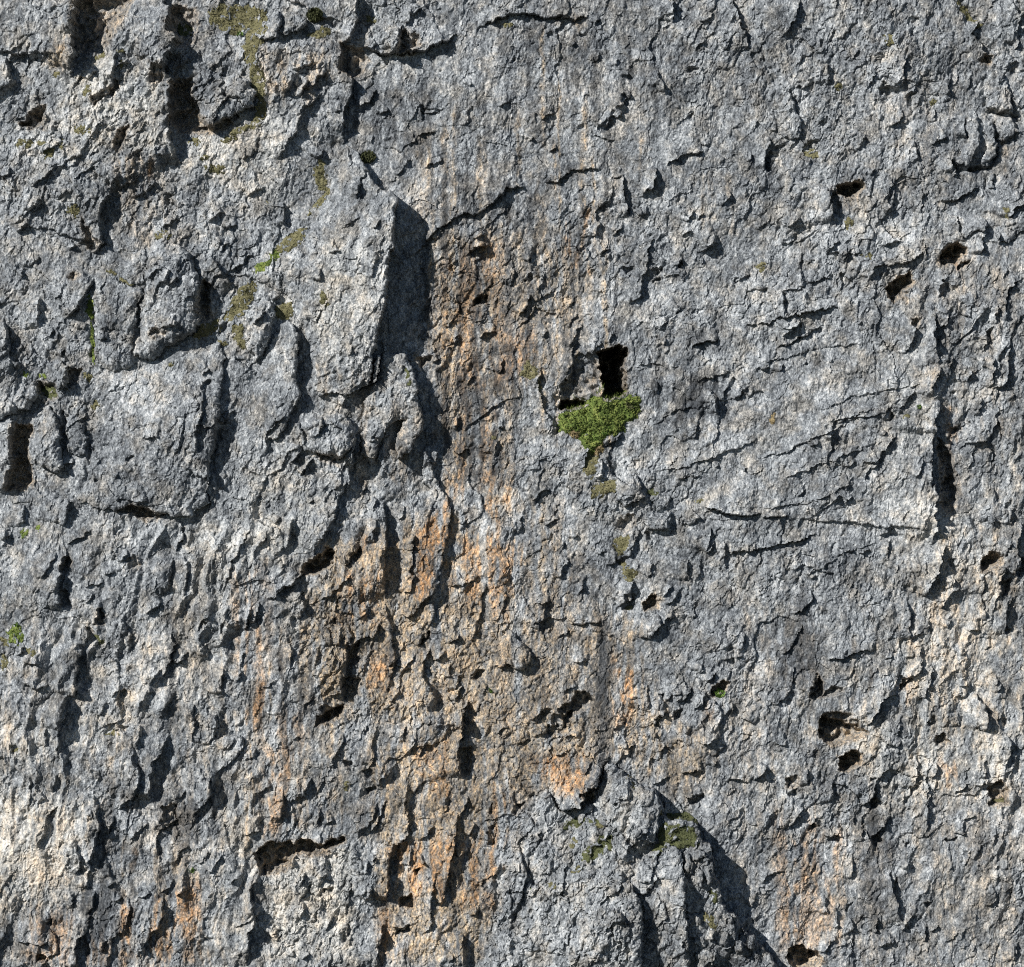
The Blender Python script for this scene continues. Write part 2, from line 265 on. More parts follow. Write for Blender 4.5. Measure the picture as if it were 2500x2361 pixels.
PT('13', '62 8|960,390 1040,285 1130,250 1145,330 1100,410 1000,480', '52 8|1380,95 1470,50 1535,80 1500,145 1465,205 1350,190', '26 6|1500,200 1570,180 1540,230 1480,240', '22 6|1690,690 1750,680 1720,740', '22 6|985,1290 1010,1310 960,1360 945,1340',
  '24 6|1425,1415 1500,1400 1470,1440 1420,1470', '22 6|1380,340 1460,370 1440,440 1350,430', '18 6|1440,1130 1480,1130 1450,1160', '30 14|1340,1500 1440,1600 1480,1876 1380,1876', '24 7|1150,600 1200,590 1190,640 1150,640', '16 6|200,410 240,480 200,560')
crack(P('13', '880,560 860,780 885,900 880,1050 850,1150'), 3, 8)
E('20', '15 50|1345,320 1335,470 1295,560', '12 50|1370,590 1385,780 1345,900', '17 50|535,190 470,390', '22 60|480,580 450,700 440,850 425,1000', '9 30|840,715 780,745', '9 30|760,815 640,835', '15 30|1190,930 1165,990 1080,1012', '12 30|755,980 690,1100',
  '9 40|900,1060 960,1200 950,1330', '16 40|640,1120 630,1290', '36 80 .3 40|610,1290 570,1400 560,1500 545,1650', '22 60|475,1630 460,1720 440,1880', '18 40|195,1265 120,1335', '18 40|285,1390 160,1395', '11 40|380,1570 270,1590 150,1520', '15 50|1270,1170 1260,1380 1240,1450 1140,1565', '13 40|1390,1315 1285,1405',
  '12 40|1185,1440 1100,1560', '9 40|1135,1600 1060,1640 1005,1745', '9 30|915,1555 800,1640', '9 40|1295,1610 1185,1800', '11 40|1660,1070 1620,1160 1660,1250', '15 50|1850,990 1805,1150', '13 40|1665,1430 1640,1610', '9 70|1840,400 1720,640 1650,880', '9 30|1800,1310 1775,1410', '12 30|160,220 155,380', '12 30|60,420 0,480',
  '10 30|420,560 300,780', '9 30|300,840 260,880', '10 40|1290,600 1240,800 1210,900', '9 30|1340,900 1320,1040', '9 30|690,410 560,470 500,520', '9 30|950,560 900,640', '9 30|860,1280 860,1400', '12 30|1570,1020 1500,1060 1460,1160', '10 30|1600,1780 1580,1876', '9 30|1440,1700 1430,1800','9 30|1790,1440 1760,1540', '10 30|700,880 640,960', '10 30|1560,1290 1540,1350','9 30|770,1680 740,1780')
PT('20', '32 7|870,262 960,238 1060,250 1150,288 1210,300 1080,332 1035,322 960,282', '16 6|950,640 1000,600 1040,680 980,690', '24 6|740,1000 770,1030 760,1090 700,1090', '16 5|1510,1090 1540,1080 1530,1120', '24 6|470,600 520,640 490,700 460,680', '18 7|440,850 510,860 500,960 440,980', '12 6|640,1130 720,1200 740,1240 650,1230')
E('21', '24 90 .3 40|745,40 690,190 660,300 560,480 480,580', '20 60|430,735 350,800 260,870 180,915', '15 50|860,510 800,600 730,680', '12 40|785,740 700,830 650,890 570,922', '10 40|720,880 650,1020', '15 40|425,840 412,1000 375,1065', '36 70 .25 40|1005,180 1025,350 1025,600 1020,800 1035,920',
  '14 60|1040,940 1060,1120 1075,1250 1095,1340 1080,1460 1035,1600', '17 50|985,1075 940,1200 795,1240', '26 60 .3 40|835,1235 745,1330 735,1460 700,1600 610,1655', '15 40|1345,1175 1265,1275', '17 50|1350,1290 1310,1400 1310,1500 1370,1590 1415,1720', '11 30|1490,1305 1385,1375', '30 60|1655,1680 1610,1800 1595,1890', '11 30|1610,1560 1530,1690',
  '11 30|1375,940 1392,1000 1355,1120', '9 30|225,1535 135,1580', '9 30|530,1270 520,1430', '11 40|340,1260 330,1450', '12 40|105,940 50,1110', '9 30|1640,340 1605,385', '10 30|960,140 940,260', '10 30|880,60 860,140', '10 40|250,310 210,360', '12 40|350,330 310,480 350,520', '10 30|140,420 130,520', '9 30|520,200 480,220', '10 30|1170,240 1140,330', '12 40|960,310 940,500',
  '12 30|900,980 840,1070', '12 40|770,1120 760,1250', '9 30|700,1150 700,1240', '10 30|1730,740 1620,800 1480,822', '12 30|1580,1180 1500,1240', '9 30|1720,1150 1660,1180', '10 30|1250,1330 1160,1480', '9 30|1130,1600 1060,1680', '10 30|1790,1560 1740,1620', '9 30|480,1640 420,1720', '10 30|440,1150 410,1190','9 30|660,1060 640,1110', '10 30|1520,1400 1500,1500', '10 30|1560,1480 1540,1600', '9 30|1970,1410 1850,1420')
PT('21', '64 8|420,700 490,605 610,570 665,580 625,640 520,725 425,745', '44 9|530,1800 640,1740 725,1705 705,1785 600,1835 520,1860', '22 6|790,600 850,520 870,560 800,640', '22 6|630,1080 660,1060 665,1100', '22 6|1300,1200 1350,1180 1290,1260', '30 10|740,1280 820,1250 840,1380 760,1440', '24 8|720,1540 830,1510 830,1620 720,1640', '22 6|1700,1470 1760,1440 1760,1510 1690,1510', '14 6|250,860 340,810 300,880')
E('22', '10 30|430,935 310,965', '13 40|415,965 350,1140', '9 40 .5 7|805,1080 680,1090 600,1110', '7 40 .5 7|585,1155 490,1225', '13 40|1355,1045 1240,1110 1185,1205', '10 40|1100,420 1000,610', '11 40|935,635 845,655', '19 50|1050,790 1030,920 955,995', '17 50 .5 10|1990,285 1870,300 1780,298 1700,270 1580,215', '15 50 .5 10|1990,535 1850,570 1770,595',
  '10 30|1645,495 1600,575', '9 40|1465,610 1450,780', '8 40|1530,930 1500,1080', '9 30|495,325 390,385', '13 40|1160,1630 1160,1730', '12 40|1270,1630 1285,1730', '12 40|1475,1570 1440,1670 1385,1685', '15 40|1595,1590 1555,1710 1490,1722', '15 40|1305,1755 1215,1835', '10 40|1610,400 1590,560', '8 30|850,560 800,610', '9 30|560,500 530,520', '8 30|630,430 600,470', '9 30|420,90 300,200', '8 30|230,300 200,450',
  '9 30|1330,800 1250,900', '9 30|1210,660 1170,760', '9 30|1380,840 1290,960', '9 30|1720,500 1740,700', '8 30|1560,620 1530,800', '9 30|1870,1160 1860,1300', '8 30|1860,1340 1700,1370', '10 30|1560,1400 1530,1460', '10 30|1640,1450 1600,1540', '9 30|1420,1600 1300,1670', '8 30|700,1370 620,1390', '9 30|640,1560 520,1600', '14 30|390,1720 300,1810', '11 30|1960,1840 1830,1780', '9 30|1800,1700 1770,1800', '10 30|560,600 500,760','8 30|700,760 640,900', '9 30|80,700 130,740 120,800')
PT('22', '36 8|630,1620 700,1610 765,1650 780,1695 660,1755 560,1795 480,1740 570,1700', '42 7|1640,1565 1710,1530 1745,1560 1725,1612 1640,1622', '46 7|1120,965 1200,890 1242,925 1212,985 1130,1005', '22 6|940,620 1000,600 1000,640 950,650', '22 6|1370,1770 1410,1755 1420,1800 1370,1810', '20 6|1220,1810 1270,1790 1230,1850', '18 6|1255,1640 1280,1630 1280,1680', '20 7|340,1790 400,1730 430,1750 370,1810', '24 8|960,310 1040,300 1050,380 990,400 940,380', '20 7|1000,900 1050,880 1040,980 990,1000', '18 6|1140,430 1180,460 1180,490 1140,480', '20 8|530,1790 600,1770 620,1850 540,1870')
E('23', '11 40|405,840 412,920 330,1012 245,1012', '13 60 .5 8|875,1300 760,1288 680,1320 600,1350 510,1365', '15 40|1100,920 1120,1050 1115,1210', '7 30|1265,1060 1270,1170 1145,1172', '15 50|1220,1230 1220,1420 1160,1510 1050,1562', '13 40|1310,1420 1270,1590 1175,1665', '19 60|1035,1615 940,1660 880,1760 835,1850', '21 50|465,1470 450,1580 385,1645', '13 40|1505,840 1400,930 1330,995',
  '22 50|1945,340 1930,500 1940,600 1918,750', '10 40|1700,750 1680,890', '13 40|1865,930 1840,1080 1862,1180', '10 30|1585,1560 1490,1572', '9 30|1555,1660 1450,1662', '12 40|1600,1610 1680,1740 1690,1890', '7 30|425,735 385,772', '9 40 .5 7|240,298 100,310 0,322', '11 50 .5 8|415,415 340,470 200,510 0,542', '36 60 .2 30|1385,520 1372,610 1345,690 1285,800 1240,910', '9 30|1430,1050 1400,1140', '9 30|1640,1140 1560,1150',
  '9 30|1540,1290 1520,1330', '8 30|1000,1330 940,1360', '8 30|1160,1320 1090,1360', '9 30|1050,670 1010,720', '8 30|820,560 760,590', '8 30|720,540 700,580', '10 30|1000,390 900,440', '9 30|980,480 970,620', '8 30|340,1110 250,1250 200,1330', '8 30|280,1400 240,1580', '9 30|1800,1520 1750,1560', '9 30|1810,1560 1780,1620', '9 30|250,1590 110,1700', '9 30|1660,900 1690,1060', '9 30|1450,760 1440,820', '7 30|1240,640 1220,740', '9 30|1760,300 1730,380', '11 40|1880,240 1860,380','9 30|1880,480 1840,600', '8 30|600,180 540,220', '9 30|690,170 640,220', '8 25|350,90 280,150')
edge(P('13', '1330,1380 1308,1460 1290,1560 1300,1640 1284,1760 1300,1870') + P('23', '1310,60 1330,180 1312,290 1318,400 1296,500'), 48, 170, .25, 35)
PT('23', '44 7|1660,650 1740,570 1800,600 1792,650 1700,692 1668,702', '30 7|1810,795 1870,780 1872,862 1808,892', '24 7|1080,1520 1160,1500 1150,1545 1070,1560', '30 8|400,1580 460,1490 490,1540 470,1640 390,1640', '24 8|480,1640 560,1580 630,1560 620,1590 520,1640', '24 14|1390,0 1480,0 1500,150 1450,280 1390,250', '20 7|1930,640 1970,600 1970,740 1920,740', '20 6|1840,1130 1900,1150 1860,1180', '30 10|470,1780 600,1750 740,1820 740,1876 470,1876', '20 7|1420,640 1470,630 1460,690')
E('30', '11 40|485,-10 440,130 408,350', '9 30|1038,70 1030,180 1020,280', '15 60|980,250 1010,380 1035,470 1010,560 970,640 850,712', '34 70 .25 40|1245,175 1155,320 1115,450 1095,650', '19 90 .3 40|715,570 722,720 742,850 700,1000 670,1110 640,1210', '13 40|550,940 592,1060 575,1160 535,1200', '17 50|1555,470 1542,620 1490,700 1440,740 1460,830', '15 50|1275,670 1285,800 1195,865',
  '11 40|1095,835 950,922', '11 40|1275,860 1190,870 1182,960 1168,1120', '9 40|1405,985 1320,1060 1285,1135', '10 40|1555,1010 1465,1130', '13 40|1285,1225 1250,1290 1175,1325', '10 40|1405,1315 1300,1352 1265,1318', '16 50|1190,1325 1195,1480 1172,1570 1100,1660 1010,1800', '9 30|1105,1338 1025,1358', '9 30|915,1378 835,1415', '24 60 .3 40|645,1595 570,1680 548,1740 562,1900', '13 50|705,1325 672,1440 640,1605', '9 40 .5 7|340,1698 130,1712', '10 50|220,490 215,730',
  '10 40|435,455 378,575', '11 40|445,698 370,740 330,860 275,1005', '10 30|785,1690 745,1790', '9 30|1805,1195 1690,1275', '26 60 .3 40|1905,1190 1850,1330 1852,1450 1880,1560 1850,1640 1838,1760 1815,1900', '10 40|340,120 350,250', '9 30|860,760 800,900', '9 30|860,1245 780,1300', '9 30|1360,590 1290,640', '9 30|1600,30 1560,180 1500,260', '8 30|1720,180 1690,290', '9 30|1440,-10 1430,200', '9 30|250,560 330,640', '9 30|540,1330 520,1450', '10 30|690,700 700,780', '9 30|780,1080 820,1200','8 30|1900,280 1800,380', '9 30|1640,1050 1540,1200', '9 30|1930,1480 1740,1600','9 30|640,1180 620,1300')
PT('30', '18 6|890,120 940,105 920,150', '20 7|340,1550 380,1530 360,1610 320,1630', '26 6|280,1810 330,1800 340,1850 280,1850', '26 8|1210,700 1280,690 1290,850 1210,860', '14 6|90,250 140,250 120,300', '10 5|1530,1690 1580,1680 1600,1700')
E('31', '11 40|115,865 0,905', '11 40|195,545 60,602', '13 40|285,595 255,760 235,810', '11 40|495,495 450,590 420,650 310,662', '13 40|725,175 690,270 650,330 648,410', '11 40|955,145 930,240 942,330 905,395', '13 40|1115,375 1060,470 975,545', '9 30|1172,120 1160,215', '13 50|955,680 930,790 870,860 780,882', '11 40|1022,640 990,760 905,905', '15 50|1205,550 1180,680 1200,800 1205,900 1170,970 1085,1000',
  '33 60 .3 35|1090,990 1062,1150 1052,1330 1038,1410', '36 60 .3 40|1600,-10 1612,100 1578,230 1560,330 1585,490', '24 60 .3 30|1565,750 1552,900 1520,1050 1490,1200 1480,1430', '10 40|1395,1190 1372,1500 1360,1600 1300,1642', '13 40|1845,860 1818,970', '14 40|1185,1615 1095,1655', '27 60 .3 30|1025,1590 990,1700 968,1890', '19 50|1600,1640 1612,1780 1622,1890', '11 40|545,1425 498,1550', '10 30|1665,630 1570,790', '11 30|1725,845 1635,935', '11 30|1645,1005 1555,1095',
  '10 30|1260,200 1220,320', '10 30|1340,230 1270,330', '10 30|890,1090 890,1200', '9 30|960,1080 900,1100', '10 30|940,1280 910,1380', '9 30|800,1000 815,1090', '9 30|770,1280 760,1450', '10 30|420,1190 400,1270', '10 30|610,1180 560,1240', '10 30|360,1000 350,1130', '12 30|420,1420 400,1540', '10 30|260,1640 220,1700', '10 30|480,1800 410,1840', '9 30|360,1760 340,1820', '10 30|640,1520 600,1600', '10 30|1230,1020 1200,1150', '12 30|1330,1100 1290,1130', '10 30|1480,1400 1380,1430', '10 30|1720,1470 1650,1520', '10 30|1760,1240 1720,1310', '10 30|1550,1820 1500,1876', '9 30|760,1560 740,1660', '9 30|1380,850 1300,960', '9 30|1500,620 1460,760', '9 30|1330,500 1240,620', '9 30|560,700 540,840','10 30|660,800 600,850', '9 30|900,100 880,160')
PT('31', '54 8|60,1050 200,955 340,980 420,945 560,990 600,960 730,925 600,1035 480,1055 350,1040 330,1125 220,1170 100,1185', '42 7|1140,1375 1220,1365 1225,1445 1150,1445', '22 7|735,350 780,350 800,420 760,420', '22 7|870,440 920,420 960,470 900,480', '22 6|900,560 960,550 980,580 900,590', '34 9|1090,1000 1200,970 1190,1050 1130,1090 1100,1200 1070,1150', '22 6|1230,1180 1280,1170 1260,1210', '24 8|1100,1620 1190,1600 1180,1640 1110,1660', '24 8|540,-20 720,-20 640,80 560,90', '20 6|580,1320 640,1310 620,1350', '18 6|200,1640 260,1620 250,1680', '24 8|1800,860 1840,870 1840,1000 1790,960','26 9|1590,300 1660,280 1650,480 1590,460')
E('32', '32 90 .4 25|900,330 820,420 790,520 760,610 700,580 660,640 650,700 580,735 510,710 440,610 420,560', '13 40|1665,175 1590,212 1530,212', '11 30|1565,615 1475,642', '10 30|1460,140 1400,60', '10 30|1210,60 1200,190', '12 30|1050,240 1000,310', '9 30|570,280 480,340', '9 30|420,150 300,190', '9 30|280,200 190,240', '9 30|1930,530 1860,500 1730,495', '9 30|1560,430 1400,440', '9 30|1280,220 1260,320', '11 30|760,380 690,470', '9 30|1680,350 1650,400', '10 30|1840,1420 1820,1520', '9 30|130,110 40,155', '9 30|1330,470 1200,540', '10 30|640,180 520,190', '9 30|600,60 560,130','10 30|1960,1330 1900,1450')
PT('32', '24 6|160,750 200,690 235,700 190,760', '18 6|275,630 310,610 330,630 290,650', '34 7|660,580 760,570 740,640 690,660', '16 6|0,690 10,760 0,780', '20 7|430,110 560,90 560,170 430,180', '26 9|440,30 600,10 600,80 480,100', '22 6|1470,640 1560,610 1520,700 1470,690', '10 6|40,1160 100,1170 80,1470 30,1470')
E('33', '13 40|70,400 0,510', '11 40|555,515 572,660', '9 40 .5 8|1095,208 1040,245 960,230 870,165', '9 40|1175,335 1192,550', '9 40|1250,430 1268,620 1248,890', '13 40|980,770 900,870 845,925', '13 50|990,1195 1012,1320 1032,1440 1085,1570', '11 40|1170,1490 1075,1615', '10 40|520,1370 522,1490', '9 30|690,1530 712,1650', '10 30|1355,1580 1300,1632', '11 40|1870,165 1862,300 1828,410', '9 30|1695,350 1680,490', '9 40|575,1675 485,1785', '9 30|1545,898 1470,912', '11 40|335,695 235,855', '12 40|645,915 560,932 495,898', '8 30|705,1105 688,1245', '9 40|185,1168 70,1210 35,1265', '10 30|1065,95 1035,175', '10 30|520,100 470,120', '9 30|1620,770 1530,800', '12 40|1320,380 1300,500', '10 30|1800,510 1600,550', '9 30|1560,540 1460,610', '8 30|1500,1660 1400,1700', '9 30|1020,1700 900,1740', '9 30|900,1540 880,1640', '9 30|1660,980 1610,1080', '10 30|1130,1100 1110,1180', '8 30|1250,1570 1240,1700', '9 30|1940,1700 1920,1860', '8 30|1800,1380 1700,1440', '9 30|230,230 140,260', '9 30|700,1700 720,1800', '9 30|1500,20 1490,110', '9 30|1690,-10 1690,130','9 30|800,780 760,960','8 30|1760,840 1740,980','9 30|380,430 370,560', '9 30|600,1440 590,1600')
PT('33', '50 10|460,40 600,60 740,90 830,150 700,190 640,200 560,240 470,200', '62 8|600,330 680,280 772,320 772,385 690,432 620,422', '30 7|1325,185 1380,158 1425,212 1390,242 1328,235', '64 9|225,1775 330,1738 455,1770 495,1850 455,1900 260,1900', '36 8|1710,575 1790,500 1855,580 1855,685 1730,685', '24 6|850,905 900,890 932,940 880,992', '28 7|215,490 290,470 310,560 230,560', '22 6|240,610 290,590 280,650 240,650', '22 6|1165,560 1210,540 1200,600 1160,600', '22 6|1095,640 1140,620 1110,680', '24 6|840,670 880,650 920,670 880,690', '18 6|835,490 880,480 870,500', '26 7|380,880 400,830 450,830 420,870', '22 6|520,940 620,920 600,950 540,960', '22 6|1390,965 1460,950 1430,980', '16 6|1250,1400 1300,1400 1300,1430 1255,1430', '20 6|1270,70 1310,40 1320,80 1280,90', '18 6|1820,70 1860,60 1840,100', '14 6|1030,1230 1060,1300 1030,1310', '18 6|750,610 790,620 770,660', '14 5|680,1430 710,1410 690,1460', '14 6|1100,980 1140,970 1120,1000')
for t, s, amp in (('12', '1990,1470 1800,1560 1600,1640 1400,1700 1200,1720', 9), ('13', '920,1240 700,1330 500,1460 250,1560 0,1640', 10), ('13', '880,1500 640,1600 400,1720 150,1800', 9), ('23', '720,60 450,170 200,230 0,260', 8), ('13', '820,780 560,800 300,860 0,930', 7), ('12', '1960,1100 1800,1180 1560,1230 1300,1330 1150,1420', 8), ('23', '900,500 700,560 480,690 250,760', 7), ('13', '1250,1050 1000,1130 700,1180 420,1290', 8)):
    edge(P(t, s), amp*.55, 75, .3, 30)

# ------------------------------------------------------------------ rocks that stand out of the wall (outline corner = x,y,height)
block('rock_pillar', 'tall pale rock pillar whose straight right edge throws the black shadow',
  P('01', '740,1060,16 830,1100,24 870,1160,34 940,1330,52 1000,1390,66 1090,1430,84 1130,1485,92 1110,1560,94 1100,1700,96')
  + P('11', '1095,0,98 1075,200,98 1045,350,96 1050,420,94 1020,560,92 985,740,88 950,870,84 935,1000,70 905,1085,44 740,1180,26 640,1150,24 530,1185,16 520,1040,10 470,880,8 420,720,6 370,600,6 290,430,6 130,340,4 40,330,3 130,130,3 260,0,3')
  + P('01', '460,1700,4 480,1560,4 600,1400,6 640,1250,8 680,1120,10'), er=10, pm=0.8)
block('rock_buttress', 'rough two-lobed grey and ochre buttress hanging below the pale pillar',
  P('11', '1010,850,30 1180,860,44 1240,950,56 1280,1100,62 1265,1190,62 1320,1300,66 1310,1400,66 1250,1490,62 1200,1590,54 1120,1645,46 1110,1500,30 1150,1350,40 1060,1400,34 1000,1560,30 920,1690,24 860,1600,14 860,1400,12 880,1200,14 915,1095,22 960,1060,26 1000,960,30'), er=16, pm=0.6)
block('niche_block', 'squat lit brown block inside the niche left of the dark cave slot', P('12', '620,1040,6 690,960,9 760,930,12 818,925,16 826,1165,16 720,1185,14 640,1170,10'), er=8, pm=.7, dome=.1)
block('rock_sliver', 'small pale upright sliver of rock at the foot of the pillar shadow', P('11', '975,860,62 1010,870,66 1005,960,64 960,1075,52 928,1070,46 950,960,52'), er=6, pm=0.6)
block('rock_flake', 'brown ochre stained upright flake of rock with a dark cleft on its left',
  P('11', '1280,1560,14 1340,1580,20 1370,1680,24 1420,1850,24') + P('21', '1480,170,26 1512,290,26 1495,470,24 1455,640,24 1442,800,24 1380,885,24 1310,930,24 1270,1000,22 1200,1050,20 1140,1020,16 1120,960,14 1150,700,12 1180,450,12 1240,380,12 1225,320,14 1330,200,14 1355,100,12')
  + P('11', '1300,1800,12'), er=9, pm=0.7)
block('rock_spur', 'narrow upright rock spur at the left of the brown stained flake', P('21', '1140,420,10 1200,470,14 1240,420,18 1235,560,20 1215,720,18 1245,740,18 1210,860,14 1160,880,12 1130,760,10'), er=7, pm=0.6)
bo = 'boulder'
block('boulder', 'large rounded egg-shaped grey boulder wedged on the mossy ledge', P('10', '1100,60,14 1180,20,14 1300,40,20 1400,110,30 1440,200,36 1490,330,42 1490,450,44 1470,600,42 1450,720,38 1330,770,34 1250,810,30 1190,850,28 1130,900,26 1000,890,22 980,830,16 1010,700,14 1030,560,12 1070,440,12 1080,250,12 1100,130,12'), er=22, pm=0.45, cat=bo, bulge=8)
block('boulder', 'squat grey boulder leaning against the left side of the egg-shaped one', P('10', '690,370,6 760,310,6 840,290,8 900,345,10 1050,370,16 1075,420,18 1020,540,20 1000,650,20 970,760,18 975,880,16 990,940,12 930,970,10 830,985,8 720,960,6 700,800,6 690,600,6 675,450,6'), er=14, pm=0.5, cat=bo, bulge=6)
block('boulder', 'small grey rock tucked above the squat boulder and beside the egg-shaped one', P('10', '870,205,8 960,110,8 1050,80,10 1090,150,10 1070,330,12 950,350,10 880,300,8'), er=12, pm=0.5, cat=bo, bulge=4)
block('rock_block', 'biggest square-shouldered grey rock block with a dark gash on its right',
  P('10', '680,1000,4 830,1000,5 1050,945,6 1230,835,10 1290,850,10 1420,790,8 1600,770,10 1660,880,16 1650,980,24 1640,1120,30 1630,1300,36 1590,1500,38 1575,1600,38 1560,1700,36') + P('20', '1535,110,28 1545,200,26 1470,245,26 1430,300,28 1300,310,28 1180,300,26 1080,270,24 960,235,22 850,258,18 700,235,12 580,200,8 560,150,6')
  + P('10', '610,1850,5 650,1650,5 690,1500,5 670,1250,4'), er=20, pm=0.55)
block('boulder', 'smooth rounded pale rock finger beside the moss right of the egg-shaped boulder', P('11', '20,500,14 60,465,16 180,480,26 215,560,32 200,700,34 170,800,30 100,890,26 70,920,22 0,850,14') + P('10', '1890,900,10 1820,840,8 1800,780,8 1810,640,8 1850,520,8'), er=14, pm=0.5, cat=bo, bulge=5)
block('boulder', 'fist-like little pale rock on top of the smooth rock finger', P('11', '155,430,8 200,400,8 250,420,12 240,480,14 190,485,12'), er=8, pm=0.5, cat=bo, bulge=3)
block('rock_pinnacle', 'pointed leaning rock pinnacle with a dark shadowed right side left of the pillar', P('11', '250,640,12 310,600,22 360,640,34 385,760,42 395,900,46 375,1050,48 410,1200,46 370,1240,40 335,1255,36 300,1400,28 230,1500,20 150,1495,14 130,1400,8 60,1300,4 70,1000,5 85,930,6 180,800,10 230,720,10'), er=12, pm=0.6)
block('boulder', 'oval lumpy pale rock with an overhung dark underside below the pinnacle', P('11', '390,1330,8 480,1275,8 600,1270,10 720,1300,18 800,1370,24 825,1450,28 790,1540,28 730,1620,26 640,1640,24 530,1600,20 430,1560,14 380,1450,10'), er=18, pm=0.5, cat=bo, bulge=7)
block('boulder', 'angular grey boulder on the left ledge with a dark notch on its right', P('10', '330,930,10 420,910,12 530,950,30 525,1050,34 480,1120,30 400,1110,20 330,1060,12'), er=9, pm=0.6, cat=bo)
block('boulder', 'long knobbly grey rock lying at the left border under the ledge moss', P('10', '-80,1200,14 20,1190,14 140,1130,16 250,1070,22 290,1120,28 280,1190,28 200,1260,26 120,1300,24 40,1340,22 -80,1390,20'), er=14, pm=0.5, cat=bo, bulge=5)
block('boulder', 'teardrop grey rock resting against the left edge of the biggest block', P('10', '490,1270,6 600,1330,10 640,1430,16 665,1500,18 640,1590,18 570,1610,16 500,1580,10 480,1420,6'), er=12, pm=0.5, cat=bo, bulge=4)
block('boulder', 'upright ochre-tinged rock standing in the dark hollow at the left border', P('10', '240,1380,14 330,1230,14 400,1280,18 440,1400,24 470,1560,28 460,1690,28 400,1750,26 320,1700,22 230,1660,18 210,1500,14'), er=14, pm=0.5, cat=bo, bulge=5)
block('rock_block', 'jagged broken rock lump sitting in the shadowed recess at upper left', P('00', '1430,570,14 1520,480,16 1640,560,22 1740,540,24 1850,600,28 1900,690,34 1890,800,36 1780,850,36 1680,880,32 1560,955,30 1440,930,24 1470,780,18 1400,680,14'), er=12, pm=0.6, bulge=8)
block('boulder', 'dark-faced wedge-shaped boulder lodged in the moss at the top', P('01', '55,280,10 130,160,12 260,90,26 275,180,30 240,265,30 130,300,20'), er=8, pm=0.6, cat=bo)
block('boulder', 'layered pale angular boulder at the right of the dark wedge-shaped one', P('01', '285,120,14 340,70,14 430,105,24 455,170,28 400,230,26 290,262,20 278,200,16'), er=8, pm=0.6, cat=bo)
block('rock_block', 'knobbly overhanging rock nose hanging over the dark roof at the top', P('01', '1050,190,14 1110,190,24 1140,230,30 1135,300,32 1105,390,32 1060,385,24 1035,300,14'), er=9, pm=0.6, bulge=4)
LB = P('32', '880,360,21.6 930,380,29.4 1010,480,39.8 1120,540,50.2 1200,560,60.6 1270,660,73.6 1280,750,78.8 1330,790,78.8 1480,800,81.4 1530,850,86.6 1570,950,91.8 1640,1080,91.8 1650,1200,91.8 1700,1330,86.6 1750,1470,81.4 1800,1480,63.2 1870,1600,63.2 1950,1640,63.2 2060,1760,63.2 2150,2000,63.2 0,2000,34.6 0,1500,29.4 90,1470,29.4 95,1150,26.8 130,1000,24.2 200,850,21.6 290,760,21.6 340,590,21.6 400,580,24.2 450,640,24.2 500,725,21.6 580,745,19 650,690,19 760,650,19 800,510,16.4 840,400,16.4')
block('rock_buttress', 'grey buttress with moss caps rising from the bottom centre of the wall', LB, er=12, pm=0.65)
block('rock_tower', 'broad front tower of the bottom buttress beside the deep dark cleft', P('32', '880,1245,18 1010,1230,32 1080,1330,46 1120,1480,58 1110,1600,60 1095,1750,60 1090,2000,60 300,2000,6 420,1700,5 600,1460,6 780,1385,8'), er=14, pm=0.65)
block('rock_rib', 'slim upright rib of the bottom buttress right of the deep cleft', P('32', '1220,1060,12 1300,970,14 1390,990,30 1410,1150,42 1420,1300,46 1420,1450,46 1450,1650,44 1450,2000,42 1245,2000,10 1240,1700,10 1190,1400,8 1175,1340,8'), er=12, pm=0.6)
block('rock_dome', 'rounded top dome of the bottom buttress under its tip', P('32', '840,400,6 930,390,8 1040,520,14 1180,570,20 1255,680,26 1245,800,28 1200,930,28 1080,990,24 1000,930,18 880,850,12 800,750,8 790,600,6'), er=16, pm=0.45, bulge=6)
block('rock_block', 'blocky stone wedged at the head of the deep cleft in the buttress', P('32', '1065,1100,10 1150,1010,12 1220,1000,16 1200,1120,20 1170,1230,20 1085,1230,14'), er=8, pm=0.6, cat=None)
block('rock_knob', 'rounded knob right of the oval moss cushion on the buttress', P('32', '880,900,8 950,890,12 1000,960,18 1000,1040,20 940,1070,18 880,1020,12'), er=10, pm=0.5)
RUB = ['1395,1000,12 1450,1010,18 1480,1080,22 1450,1160,22 1410,1130,16', '1470,990,10 1540,980,14 1570,1050,18 1530,1090,18 1480,1060,14', '1560,1040,10 1630,1090,14 1630,1180,16 1600,1270,16 1560,1180,12',
       '1480,1140,10 1530,1110,14 1570,1200,18 1550,1290,18 1500,1230,14', '1690,1490,12 1740,1480,16 1790,1540,20 1810,1640,20 1740,1600,16', '1670,1600,10 1730,1610,14 1750,1720,18 1700,1740,16',
       '1770,1650,12 1830,1680,16 1850,1760,18 1780,1740,14', '1870,1640,12 1930,1680,16 1940,1740,16 1880,1720,12', '1580,1560,12 1640,1570,16 1640,1640,18 1580,1630,14', '1490,1450,12 1550,1470,16 1560,1530,16 1500,1520,12',
       '1430,1240,8 1470,1250,10 1450,1310,12', '1490,1740,10 1600,1700,14 1670,1760,18 1650,1876,18 1500,1870,12', '1530,1630,8 1580,1640,12 1580,1700,12 1530,1700,10']
